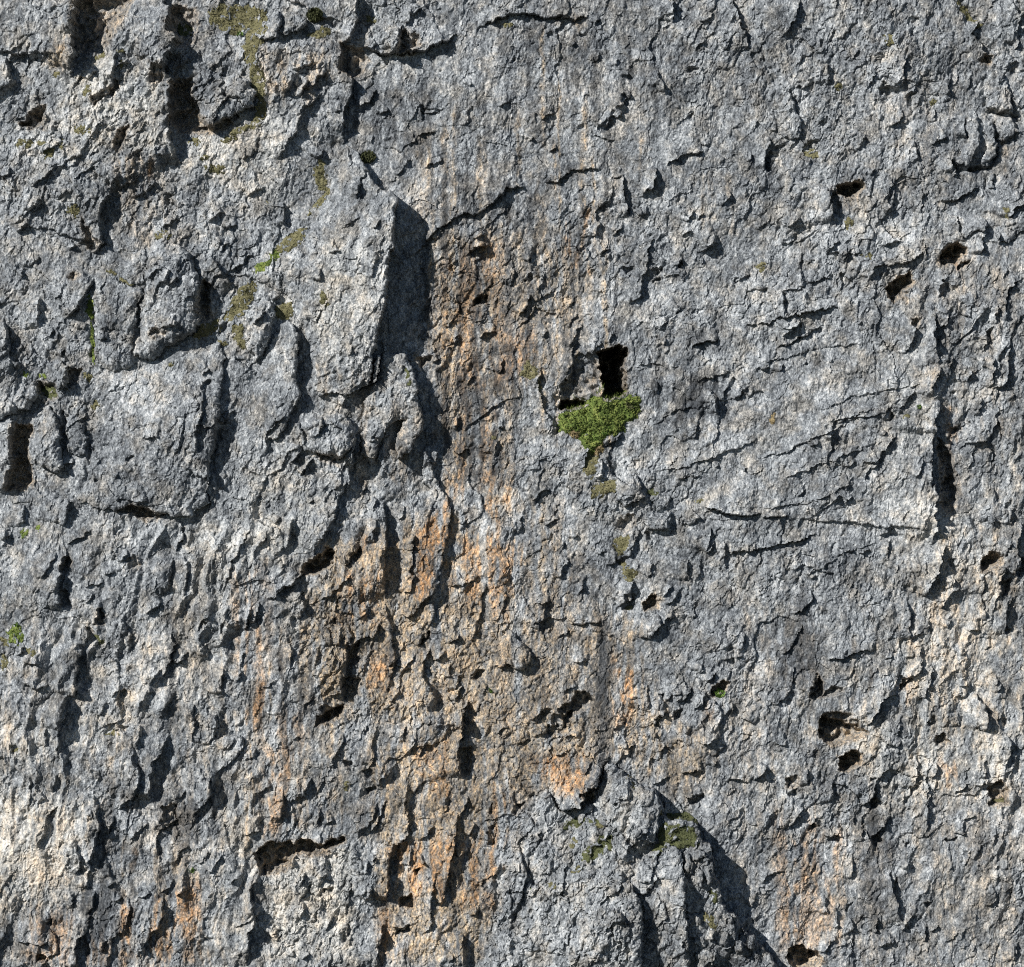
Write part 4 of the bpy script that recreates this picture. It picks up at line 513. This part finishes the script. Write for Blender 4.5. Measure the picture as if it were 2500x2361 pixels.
def moss_mat(name, lo, mid, hi):
    m, t, b = mat(name, 0.95); p = node(t, 'ShaderNodeNewGeometry').outputs['Position']
    a = noise(t, p, 4.5, 5, .75); k = noise(t, p, 45, 2)
    f = math_(t, 'ADD', math_(t, 'MULTIPLY', a, .6), math_(t, 'MULTIPLY', k, .4))
    t.links.new(ramp(t, f, [(.34, lo), (.5, mid), (.66, hi)]), b.inputs['Base Color']); return m
M_OLIVE = moss_mat('olive_moss', (.065, .062, .030), (.125, .118, .060), (.22, .20, .115))
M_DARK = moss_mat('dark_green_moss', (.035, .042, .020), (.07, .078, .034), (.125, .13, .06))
M_GREEN = moss_mat('fresh_green_moss', (.035, .05, .014), (.095, .135, .03), (.27, .28, .085))
M_BRIGHT = moss_mat('bright_leaves', (.07, .13, .025), (.14, .24, .05), (.26, .36, .10))
M_STRAW = moss_mat('dry_straw_moss', (.12, .09, .045), (.22, .17, .09), (.34, .28, .16))

# ------------------------------------------------------------------ meshes of the wall and of its rocks
COL = SC.collection
LAB = np.zeros(X.shape, np.int32)
for k, b in enumerate(BLOCKS):
    v = LAB[b['sl']]; v[b['mask']] = k+1
def layer_height(k):
    h = H.copy()
    for q in range(k, len(BLOCKS)): h[BLOCKS[q]['sl']] -= BLOCKS[q]['lift']
    return h
q4 = np.minimum(np.minimum(LAB[:-1, :-1], LAB[1:, :-1]), np.minimum(LAB[:-1, 1:], LAB[1:, 1:]))
ATT = {'tan': TAN, 'rust': RUST, 'dark': DARK, 'pale': PALE}
IDX = np.arange(NX*NY, dtype=np.int64).reshape(NY, NX)
def grid_mesh(name, jj, ii, hts, skirt=None, origin=(0, 0, 0)):
    quads = np.stack([IDX[jj, ii], IDX[jj+1, ii], IDX[jj+1, ii+1], IDX[jj, ii+1]], 1)
    used, inv = np.unique(quads, return_inverse=True); inv = inv.reshape(-1, 4)
    vy, vx = np.divmod(used, NX)
    hh = hts[vy, vx]
    co = np.stack([(AX[vx]-CX)*PX, -hh*PX, (CY-AY[vy])*PX], 1); src = used
    faces = inv
    if skirt is not None:
        e = np.concatenate([inv[:, [a, (a+1) % 4]] for a in range(4)])
        key = e.min(1).astype(np.int64)*(len(used)+1)+e.max(1)
        _, first, cnt = np.unique(key, return_index=True, return_counts=True)
        be = e[first[cnt == 1]]; bv, binv = np.unique(be, return_inverse=True); binv = binv.reshape(-1, 2)
        low = co[bv].copy(); low[:, 1] = np.maximum(-(skirt[vy[bv], vx[bv]]-30)*PX, low[:, 1]+0.05)
        n0 = len(co); co = np.concatenate([co, low]); src = np.concatenate([used, used[bv]])
        faces = np.concatenate([inv, np.stack([be[:, 1], be[:, 0], binv[:, 0]+n0, binv[:, 1]+n0], 1)])
    me = bpy.data.meshes.new(name); nv = len(co); nf = len(faces)
    me.vertices.add(nv); me.vertices.foreach_set('co', (co-np.array(origin)).astype(F).ravel())
    me.loops.add(nf*4); me.loops.foreach_set('vertex_index', faces.astype(np.int32).ravel())
    me.polygons.add(nf); me.polygons.foreach_set('loop_start', np.arange(0, nf*4, 4, dtype=np.int32))
    me.update(calc_edges=True)
    for k, a in ATT.items():
        at = me.attributes.new(k, 'FLOAT', 'POINT'); at.data.foreach_set('value', a.ravel()[src])
    me.materials.append(ROCK); me.shade_flat()
    return me
jj, ii = np.nonzero(q4 == 0)
cliff = bpy.data.objects.new('cliff_face', grid_mesh('cliff_face', jj, ii, layer_height(0)))
cliff['kind'] = 'structure'; cliff['label'] = 'steep weathered grey limestone cliff face with ochre stains, holes and cracks'
COL.objects.link(cliff)
for k, b in enumerate(BLOCKS):
    jj, ii = np.nonzero(q4 == k+1)
    if len(jj) < 4: print('tiny block', b['label']); continue
    ys, xs = np.nonzero(LAB == k+1)
    px, py = float(AX[xs].mean()), float(AY[ys.max()]); under = layer_height(k); top = layer_height(k+1)
    org = W(px, py, float(under[ys.max(), int(xs.mean())]))
    o = bpy.data.objects.new(b['name'], grid_mesh(b['name'], jj, ii, top, under, org))
    o.location = org; o['label'] = b['label']; COL.objects.link(o)
    if b['cat']:
        o['category'] = b['cat']
        if b['group']: o['group'] = b['group']
    else: o.parent = cliff

# ------------------------------------------------------------------ moss cushions, grass and small plants on the ledges
HT = H
def hgt(px, py):
    i = np.clip(np.searchsorted(AX, px)-1, 0, NX-2); j = np.clip(np.searchsorted(AY, py)-1, 0, NY-2)
    u = np.clip((px-AX[i])/(AX[i+1]-AX[i]), 0, 1); v = np.clip((py-AY[j])/(AY[j+1]-AY[j]), 0, 1)
    return (HT[j, i]*(1-u)+HT[j, i+1]*u)*(1-v) + (HT[j+1, i]*(1-u)+HT[j+1, i+1]*u)*v
def from_arrays(name, co, faces, m, origin):
    me = bpy.data.meshes.new(name); me.from_pydata([tuple(c) for c in (co-np.array(origin)).tolist()], [], faces); me.materials.append(m); me.shade_flat()
    o = bpy.data.objects.new(name, me); o.location = origin; COL.objects.link(o); return o
def tuft(rng, px, py, h, n, lmin, lmax, wd, co, faces, up=.5):
    """n pointed leaves springing from grid points px,py"""
    for i in range(n):
        x, y, z = px[i], py[i], h[i]
        a = rng.uniform(0, 2*np.pi); l = rng.uniform(lmin, lmax)
        dx, dy, dz = math.cos(a)*l*.55, -abs(math.sin(a))*l*.25 - up*l, rng.uniform(.35, 1)*l
        b = rng.uniform(0, 2*np.pi); wx, wy = math.cos(b)*wd, math.sin(b)*wd
        k = len(co)
        co.append(W(x-wx, y-wy, z-.5)); co.append(W(x+wx, y+wy, z-.5)); co.append(W(x+dx*.55+wx*.9, y+dy*.55+wy*.9, z+dz*.6)); co.append(W(x+dx, y+dy, z+dz)); co.append(W(x+dx*.55-wx*.9, y+dy*.55-wy*.9, z+dz*.6))
        faces.append((k, k+1, k+2, k+4)); faces.append((k+4, k+2, k+3))
MOSSN = 0
def moss(name, label, cat, pts, m, dome=7, leaf=(3, 6), dens=.07, group=None, up=.5, wd=1.0, leafm=None, grow=1.0, thick=.5):
    """a lumpy cushion that follows the rock inside an outline, with its leaf tips"""
    global MOSSN; MOSSN += 1
    mx_ = sum(p[0] for p in pts)/len(pts); my_ = sum(p[1] for p in pts)/len(pts); pts = [(mx_+(p[0]-mx_)*grow, my_+(p[1]-my_)*grow) for p in pts]
    rng = np.random.default_rng(MOSSN); xs = [p[0] for p in pts]; ys = [p[1] for p in pts]; st = 2.4
    gx = np.arange(min(xs)-8, max(xs)+8, st); gy = np.arange(min(ys)-8, max(ys)+8, st); GXX, GYY = np.meshgrid(gx, gy)
    x = GXX+5*perlin(GXX/13, GYY/13, 81)+3*perlin(GXX/6, GYY/6, 83); y = GYY+5*perlin(GXX/13, GYY/13, 82)+3*perlin(GXX/6, GYY/6, 84)
    ins = np.zeros(x.shape, bool); best = np.full(x.shape, 1e9); n = len(pts)
    for i in range(n):
        ax, ay = pts[i][:2]; bx, by = pts[(i+1) % n][:2]; dx, dy = bx-ax, by-ay
        t = np.clip(((x-ax)*dx+(y-ay)*dy)/(dx*dx+dy*dy+1e-9), 0, 1); best = np.minimum(best, (x-ax-t*dx)**2+(y-ay-t*dy)**2)
        if abs(dy) > 1e-9: ins ^= ((ay > y) != (by > y)) & (x < dx*(y-ay)/dy+ax)
    d = np.sqrt(best); gap = perlin(GXX/9, GYY/9, 85+MOSSN) + .5*perlin(GXX/4, GYY/4, 86+MOSSN)
    t = np.clip(d/(dome*2.0), 0, 1)
    loc = hgt(GXX, GYY); sm = loc.copy()
    for _ in range(3):
        pd = np.pad(sm, 2, mode='edge'); sm = sum(pd[2+a:2+a+loc.shape[0], 2+b:2+b+loc.shape[1]] for a in (-2, -1, 0, 1, 2) for b in (-2, -1, 0, 1, 2))/25
    low = np.minimum(sm, loc+6)
    hh = low - 2.2 + (2.2+thick)*t + dome*np.sqrt(np.clip(1-(1-t)**2, 0, 1))*(.35+.5*perlin(GXX/17, GYY/17, 87)+.3*perlin(GXX/7, GYY/7, 88)) + 1.2*perlin(GXX/3.5, GYY/3.5, 89)
    cell = ins[:-1, :-1] & ins[1:, :-1] & ins[:-1, 1:] & ins[1:, 1:]
    J, I = np.nonzero(cell)
    if len(J) < 3: print('tiny moss', label); return None
    nx = len(gx); q = np.stack([J*nx+I, (J+1)*nx+I, (J+1)*nx+I+1, J*nx+I+1], 1); used, inv = np.unique(q, return_inverse=True); inv = inv.reshape(-1, 4)
    vy, vx = np.divmod(used, nx)
    co = np.stack([(gx[vx]-CX)*PX, -hh[vy, vx]*PX, (CY-gy[vy])*PX], 1)
    e = np.concatenate([inv[:, [a, (a+1) % 4]] for a in range(4)]); key = e.min(1)*100000000+e.max(1)
    _, first, cnt = np.unique(key, return_index=True, return_counts=True); be = e[first[cnt == 1]]
    bv, binv = np.unique(be, return_inverse=True); binv = binv.reshape(-1, 2); low = co[bv].copy(); low[:, 1] += .12
    n0 = len(co); co = np.concatenate([co, low]); faces = inv.tolist() + np.stack([be[:, 1], be[:, 0], binv[:, 0]+n0, binv[:, 1]+n0], 1).tolist()
    org = W(float(np.mean(xs)), max(ys), float(hh[vy, vx].mean()))
    o = from_arrays(name, co, faces, m, org)
    o['label'] = label; o['category'] = cat
    if group: o['group'] = group
    k = int(len(J)*st*st*dens); pick = rng.integers(0, len(J), k); lx = gx[I[pick]]+rng.uniform(0, st, k); ly = gy[J[pick]]+rng.uniform(0, st, k); lh = hh[J[pick], I[pick]]; keep = lh > loc[J[pick], I[pick]]-1.5; lx, ly, lh = lx[keep], ly[keep], lh[keep]; k = len(lx)
    c2 = []; f2 = []; tuft(rng, lx, ly, lh, k, leaf[0], leaf[1], wd, c2, f2, up)
    if c2:
        lo = from_arrays('leaves', np.array(c2), f2, leafm or m, org); lo['kind'] = 'stuff'
        lo.parent = o; lo.matrix_parent_inverse = o.matrix_basis.inverted()
    return o
def oval(tile, x, y, rx, ry, rot=0.0):
    (cx, cy), = P(tile, f'{x},{y}'); k = 650/1967.0; c, s = math.cos(rot), math.sin(rot); R = random.Random(int(x*3+y)); out = []
    for i in range(11):
        t = 2*math.pi*i/11; r = .95+.55*R.random(); ux, uy = rx*k*r*math.cos(t), ry*k*r*math.sin(t); out.append((cx+ux*c-uy*s, cy+ux*s+uy*c))
    return out
def plant(name, label, cat, tile, x, y, r, n, leaf, m, up=.6, wd=1.6, stem=6):
    """a little rosette of leaves on short stems"""
    (cx, cy), = P(tile, f'{x},{y}'); rng = np.random.default_rng(int(x*11+y)); k = 650/1967.0
    a = rng.uniform(0, 2*np.pi, n); q = np.sqrt(rng.uniform(0, 1, n))*r*k; px = cx+q*np.cos(a); py = cy+q*np.sin(a)*.8
    h = hgt(px, py) + rng.uniform(0, 1, n)*stem*(1-(q/(r*k+1e-6))**2*.6)
    org = W(cx, cy+r*k, float(hgt(np.array([cx]), np.array([cy]))[0])); c2 = []; f2 = []
    tuft(rng, px, py, h, n, leaf[0], leaf[1], wd, c2, f2, up)
    root = from_arrays(name, np.array(c2), f2, m, org); root['label'] = label; root['category'] = cat
    return root
BED = P('12', '485,1255 560,1225 640,1210 720,1180 790,1150 840,1130 900,1130 960,1115 1030,1135 1105,1190 1105,1290 1060,1360 985,1375 990,1440 920,1470 850,1480 840,1550 790,1580 740,1620 680,1570 650,1500 590,1460 540,1450 490,1430')
moss('moss_bed', 'large bright green moss bed on the ledge below the square cave', 'moss', BED, M_GREEN, dome=8, leaf=(3.5, 8), dens=.10, wd=1.3, thick=5.5)
MG = 'olive moss and grass patches on ledges'
def cush(rows):
    for r in rows:
        t, x, y, rx, ry, rot, mm, label = r
        moss('moss_cushion' , label, 'moss', oval(t, x, y, rx, ry, rot), mm, dome=min(7, 2+.33*min(rx, ry)*.35), leaf=(2.2, 4.5), dens=.09, group=MG)
def strip(rows):
    for t, s, mm, label in rows:
        moss('moss_strip', label, 'moss', P(t, s), mm, dome=5, leaf=(2.5, 5), dens=.08, group=MG, grow=1.2, thick=2 if t == '32' else .8)
for s, mm, l in (('500,1290 560,1270 640,1290 600,1340 520,1360', M_DARK, 'dark green moss lump at the left end of the bright moss bed'), ('960,1190 1060,1190 1095,1260 1040,1320 970,1270', M_DARK, 'dark green moss lump at the right end of the bright moss bed'),
              ('590,1400 660,1400 680,1470 620,1490 560,1450', M_STRAW, 'dry brown moss fringe at the lower left of the bright bed'), ('760,1530 840,1500 850,1560 790,1620 740,1600', M_STRAW, 'dry brown moss fringe at the lower tip of the bright bed'), ('900,1380 980,1370 970,1430 900,1440', M_DARK, 'dark moss hollow at the lower right of the bright bed')):
    moss('moss_cushion', l, 'moss', P('12', s), mm, dome=7, leaf=(3.5, 7), dens=.13, wd=1.3, thick=8)
plant('grass', 'thin green grass fringe along the top of the bright moss bed', 'grass', '12', 880, 1175, 110, 150, (5, 11), M_GREEN, stem=9, wd=.8, up=1.0)
plant('grass', 'thin green grass blades at the left of the moss bed under the niche', 'grass', '12', 640, 1250, 90, 110, (5, 10), M_GREEN, stem=9, wd=.8, up=1.0)
strip([('00', '1560,60 1640,30 1780,40 1890,50 1900,130 1840,190 1720,240 1640,200 1560,150', M_OLIVE, 'broad olive grass patch at the top left beside the dark wedge boulder'),
  ('00', '1860,180 1960,120 1967,300 1900,420 1967,600 1960,800 1900,900 1860,880 1900,700 1830,500 1800,380', M_OLIVE, 'long moss band running down the gully right of the jagged lump'),
  ('00', '1640,1030 1740,940 1850,910 1880,940 1770,1000 1690,1060', M_OLIVE, 'slanting moss strip below the jagged lump in the recess'),
  ('01', '460,1560 520,1480 600,1400 620,1420 540,1530 470,1600', M_OLIVE, 'short moss strip along the upper left shoulder of the tall pillar'),
  ('01', '210,1876 260,1780 380,1690 440,1690 420,1780 320,1860', M_OLIVE, 'olive moss strip down the slope left of the tall pillar'),
  ('01', '500,1240 540,1180 580,1220 600,1400 540,1400 500,1320', M_OLIVE, 'faint vertical moss patch on the pillar head'),
  ('11', '60,230 180,120 260,60 280,100 200,200 90,260', M_GREEN, 'yellow-green moss strip on the slope beside the pillar'),
  ('11', '0,400 60,330 80,380 30,470 0,480', M_OLIVE, 'mossy scrap above the smooth rock finger'),
  ('11', '220,520 270,480 330,480 350,560 300,600 240,600', M_OLIVE, 'moss between the rock finger and the pinnacle tip'),
  ('11', '560,380 600,420 620,490 570,520 545,470', M_OLIVE, 'small moss streak in the crack on the pillar face'),
  ('10', '1660,600 1700,480 1780,360 1860,330 1850,460 1800,560 1730,600', M_OLIVE, 'moss slope between the egg-shaped boulder and the rock finger'),
  ('10', '1490,640 1600,600 1620,680 1560,720 1450,750 1420,760', M_OLIVE, 'moss at the lower right foot of the egg-shaped boulder'),
  ('10', '1690,640 1790,650 1810,820 1740,780', M_OLIVE, 'moss wedge left of the rock finger foot'),
  ('10', '630,560 660,440 690,520 680,620 700,860 680,940 660,700', M_GREEN, 'bright thin moss line in the crack left of the squat boulder'),
  ('10', '870,270 920,310 1000,350 940,350 890,320', M_OLIVE, 'tiny moss strip on top of the squat boulder'),
  ('10', '1870,210 1967,180 1967,270 1900,260', M_GREEN, 'yellowish moss scrap at the top of the slope by the egg-shaped boulder'),
  ('03', '1470,-10 1540,20 1600,110 1660,160 1620,190 1540,110', M_OLIVE, 'moss streak in the diagonal gully at the top right'),
  ('03', '1800,1540 1870,1530 1860,1620 1820,1590', M_OLIVE, 'moss in the notch at the right border above the pale lump'),
  ('12', '190,1040 230,980 270,910 340,980 360,1080 340,1160 300,1060 240,1030', M_OLIVE, 'grey-green moss cap on the slab left of the cave'),
  ('12', '690,1600 780,1580 790,1680 740,1780 680,1740', M_OLIVE, 'trailing brownish moss hanging under the bright moss bed'),
  ('22', '730,110 800,60 920,30 920,110 840,150 750,180', M_OLIVE, 'olive moss left of the pale blocky boulder'),
  ('22', '900,500 940,460 1010,450 1010,560 960,600 920,560', M_OLIVE, 'moss pocket in the groove below the cracked grey boulder'),
  ('22', '940,650 1000,650 1080,720 1030,800 980,760', M_OLIVE, 'faint moss patch lower down the groove under the boulders'),
  ('32', '1190,1000 1240,930 1230,880 1300,780 1420,760 1490,820 1510,950 1390,980 1300,950 1260,1000 1220,1050', M_DARK, 'big dark green moss cap in the shade on the bottom buttress'),
  ('32', '670,1040 700,980 800,910 870,910 870,1010 790,1040 740,1080 680,1080', M_DARK, 'oval green moss cushion in the middle of the bottom buttress'),
  ('32', '525,860 560,800 620,770 660,810 640,850 580,840 530,880', M_DARK, 'thin moss crescent at the upper left of the bottom buttress'),
  ('32', '1210,640 1250,660 1270,760 1230,730', M_OLIVE, 'moss smear on the right rim of the dome'),
  ('32', '1600,1300 1650,1290 1680,1360 1640,1400 1610,1370', M_DARK, 'moss on the steep right side of the bottom buttress'),
  ('32', '1570,1440 1640,1500 1650,1580 1600,1560 1550,1500', M_OLIVE, 'moss in the rubble gully of the bottom buttress')])
cush([('00', 190, 1060, 60, 35, 0, M_OLIVE, 'leftmost of four olive cushions on the upper left ledge'), ('00', 312, 1060, 38, 25, 0, M_OLIVE, 'second of four cushions on the upper left ledge'), ('00', 465, 1070, 25, 38, 0, M_OLIVE, 'rightmost of four cushions on the upper left ledge'),
  ('00', 372, 1130, 52, 36, -.3, M_OLIVE, 'lowest of four cushions on the upper left ledge'), ('00', 650, 675, 38, 52, 0, M_OLIVE, 'upright moss patch on pale rock at upper left'), ('00', 415, 550, 30, 30, 0, M_OLIVE, 'moss dot below the ochre streak at upper left'), ('00', 620, 965, 70, 32, .2, M_OLIVE, 'wide thin moss patch above the four ledge cushions'),
  ('00', 1435, 1040, 48, 36, 0, M_OLIVE, 'round moss cushion under the shadowed recess'), ('00', 1580, 1250, 80, 36, .1, M_OLIVE, 'low wide moss cushion on the pale scree ledge'), ('00', 1495, 1170, 40, 24, 0, M_OLIVE, 'small moss cushion above the low wide one'), ('00', 545, 1565, 42, 50, -.5, M_OLIVE, 'moss patch by the vertical dark step at left'), ('00', 880, 390, 48, 24, -.4, M_OLIVE, 'faint moss patch on the bright rib at upper left'),
  ('00', 900, 480, 24, 36, 0, M_OLIVE, 'moss tuft in the notch of the bright rib'), ('00', 740, 420, 40, 22, -.4, M_OLIVE, 'faint moss strip below the dark hollow at top left'), ('00', 1210, 1735, 60, 28, 0, M_OLIVE, 'dull moss above the squat boulder slope'), ('00', 1350, 200, 60, 40, .4, M_DARK, 'shaded moss in the dark chimney at the top left'),
  ('01', 540, 240, 72, 42, -.3, M_OLIVE, 'olive moss cushion under the dark bush at the top'), ('01', 170, 1495, 22, 14, 0, M_OLIVE, 'moss dot on pale rock left of the pillar head'), ('01', 1565, 250, 14, 12, 0, M_OLIVE, 'moss dot on the lip of the upper crack'), ('02', 125, 175, 36, 28, 0, M_OLIVE, 'yellowish moss cushion under the top centre crack'), ('01', 920, 130, 50, 26, .4, M_OLIVE, 'moss smear on the knobbly rocks at the top'),
  ('03', 980, 290, 45, 40, .6, M_OLIVE, 'dark moss smear on the upper right wall'), ('03', 600, 635, 36, 30, 0, M_OLIVE, 'moss patch left of the upper right hollows'), ('03', 1300, 742, 30, 24, 0, M_OLIVE, 'round moss spot high on the right wall'), ('03', 405, 1130, 44, 40, 0, M_OLIVE, 'moss filling the round pit on the right slab'), ('03', 680, 1640, 30, 46, .3, M_OLIVE, 'moss patch below the big dark hole at right'),
  ('13', 30, 215, 34, 42, .2, M_OLIVE, 'moss oval left of the stepped bedding'), ('13', 825, 130, 22, 26, 0, M_OLIVE, 'right one of two moss dots above the bedding'), ('13', 770, 125, 20, 22, 0, M_OLIVE, 'left one of two moss dots above the bedding'), ('13', 1095, 1325, 28, 26, 0, M_OLIVE, 'moss spot beside the little notch at right'), ('13', 108, 1330, 24, 46, 0, M_STRAW, 'lone straw-coloured tuft on the smooth dark slab'),
  ('23', 1040, 212, 13, 18, 0, M_OLIVE, 'tiny moss dot on pale rock at right of centre'), ('20', 165, 430, 38, 36, 0, M_GREEN, 'larger of two moss cushions near the left border'), ('20', 275, 392, 22, 28, 0, M_GREEN, 'smaller of two moss cushions near the left border'), ('20', 100, 1180, 56, 70, 0, M_GREEN, 'fresh green moss on the ledge at the left border'), ('20', 25, 1225, 40, 38, 0, M_OLIVE, 'olive cushion cut by the left border'),
  ('20', 20, 1390, 30, 60, 0, M_OLIVE, 'hanging moss strip at the left border'), ('20', 232, 1312, 48, 26, .5, M_OLIVE, 'dull moss beside the left border overhang'), ('20', 722, 1205, 26, 46, -.5, M_DARK, 'dark moss in the slot below the ochre pit'), ('30', 830, 158, 68, 20, -.15, M_OLIVE, 'flat moss strip beside a small ochre pit at lower left'), ('30', 120, 278, 26, 18, 0, M_OLIVE, 'moss speck near the left border lower down'),
  ('31', 735, 545, 34, 40, 0, M_OLIVE, 'grey-green moss cushion in the lower ochre zone'), ('32', 745, 800, 62, 24, .2, M_DARK, 'moss line on the upper ledge of the bottom buttress'), ('32', 785, 832, 36, 28, 0, M_OLIVE, 'moss dot at the end of the upper buttress ledge'), ('32', 612, 935, 26, 50, .4, M_OLIVE, 'faint upright moss streak on the buttress'), ('32', 438, 1265, 24, 30, 0, M_OLIVE, 'pale moss dot low on the left of the buttress'), ('32', 295, 1312, 22, 20, 0, M_GREEN, 'small yellow-green dot at the left of the buttress'), ('32', 625, 1140, 42, 24, -.5, M_OLIVE, 'dull moss smear under the oval cushion'), ('32', 1030, 515, 26, 40, -.5, M_OLIVE, 'moss smear on the dome top'),
  ('10', 190, 1012, 30, 26, 0, M_GREEN, 'left of two moss tufts by the angular boulder'), ('10', 300, 1020, 28, 26, 0, M_GREEN, 'right moss tuft touching the angular boulder'), ('10', 640, 1030, 34, 38, 0, M_OLIVE, 'moss in the notch right of the angular boulder'), ('10', 360, 1140, 60, 40, .2, M_DARK, 'dark shaded moss under the angular boulder'), ('10', 705, 1232, 36, 34, .4, M_OLIVE, 'moss spot on the left edge of the biggest block'), ('10', 815, 255, 34, 26, 0, M_OLIVE, 'moss spot at the upper left of the squat boulder'), ('10', 1260, 930, 32, 22, -.7, M_OLIVE, 'moss dash on top of the biggest block'), ('10', 1640, 780, 44, 24, .3, M_OLIVE, 'moss on the upper right shoulder of the biggest block'),
  ('22', 1532, 200, 28, 24, 0, M_OLIVE, 'moss dot right of the boulder cluster'), ('22', 1190, 120, 50, 26, .2, M_DARK, 'shaded moss behind the pale blocky boulder'), ('22', 1020, 990, 22, 18, 0, M_OLIVE, 'moss speck in the groove left of the small dark hole'), ('11', 1210, 1040, 30, 70, -.2, M_DARK, 'dark moss in the shade on the two-lobed buttress'), ('11', 1830, 1490, 22, 30, 0, M_OLIVE, 'faint moss smear right of the grey water streak'), ('33', 1790, 660, 40, 18, 0, M_OLIVE, 'moss in the bottom of the small right-hand hole')])
plant('bush', 'dark rounded bush on the ledge at the top left of centre', 'bush', '01', 510, 115, 58, 900, (4, 8), M_DARK, stem=22)
plant('bush', 'green bush behind the head of the tall pillar', 'bush', '01', 900, 1160, 52, 520, (4, 9), M_DARK, stem=14)
plant('herb', 'bright green herb growing below the small dark hole', 'plant', '22', 1692, 1622, 36, 90, (5, 9), M_BRIGHT, stem=8, wd=2.2)
plant('herb', 'tiny bright herb in the ochre hollow at lower centre', 'plant', '21', 1808, 1605, 18, 26, (4, 7), M_BRIGHT, stem=4)
plant('herb', 'tiny green herb in the lower left crack', 'plant', '30', 1415, 1172, 20, 26, (4, 7), M_BRIGHT, stem=4)
plant('herb', 'small green herb in the notch of the right-hand rocks', 'plant', '13', 1190, 1255, 18, 26, (4, 7), M_BRIGHT, stem=4)
plant('herb', 'lime green herb at the edge of the top left grass patch', 'plant', '00', 1768, 252, 22, 34, (4, 7), M_BRIGHT, stem=4)
plant('herb', 'lime green herb at the foot of the left border moss', 'plant', '20', 118, 1112, 20, 26, (4, 7), M_BRIGHT, stem=4)
plant('herb', 'tall leafy herb clump at the front of the bright moss bed', 'plant', '12', 850, 1440, 40, 80, (5, 10), M_BRIGHT, stem=8, wd=2)
plant('herb', 'leafy herb clump hanging from the lower tip of the moss bed', 'plant', '12', 760, 1500, 44, 80, (5, 10), M_BRIGHT, stem=8, wd=2)
plant('herb', 'flowering herb clump at the middle of the bright moss bed', 'plant', '12', 690, 1370, 40, 60, (4, 8), M_BRIGHT, stem=6, wd=1.8)
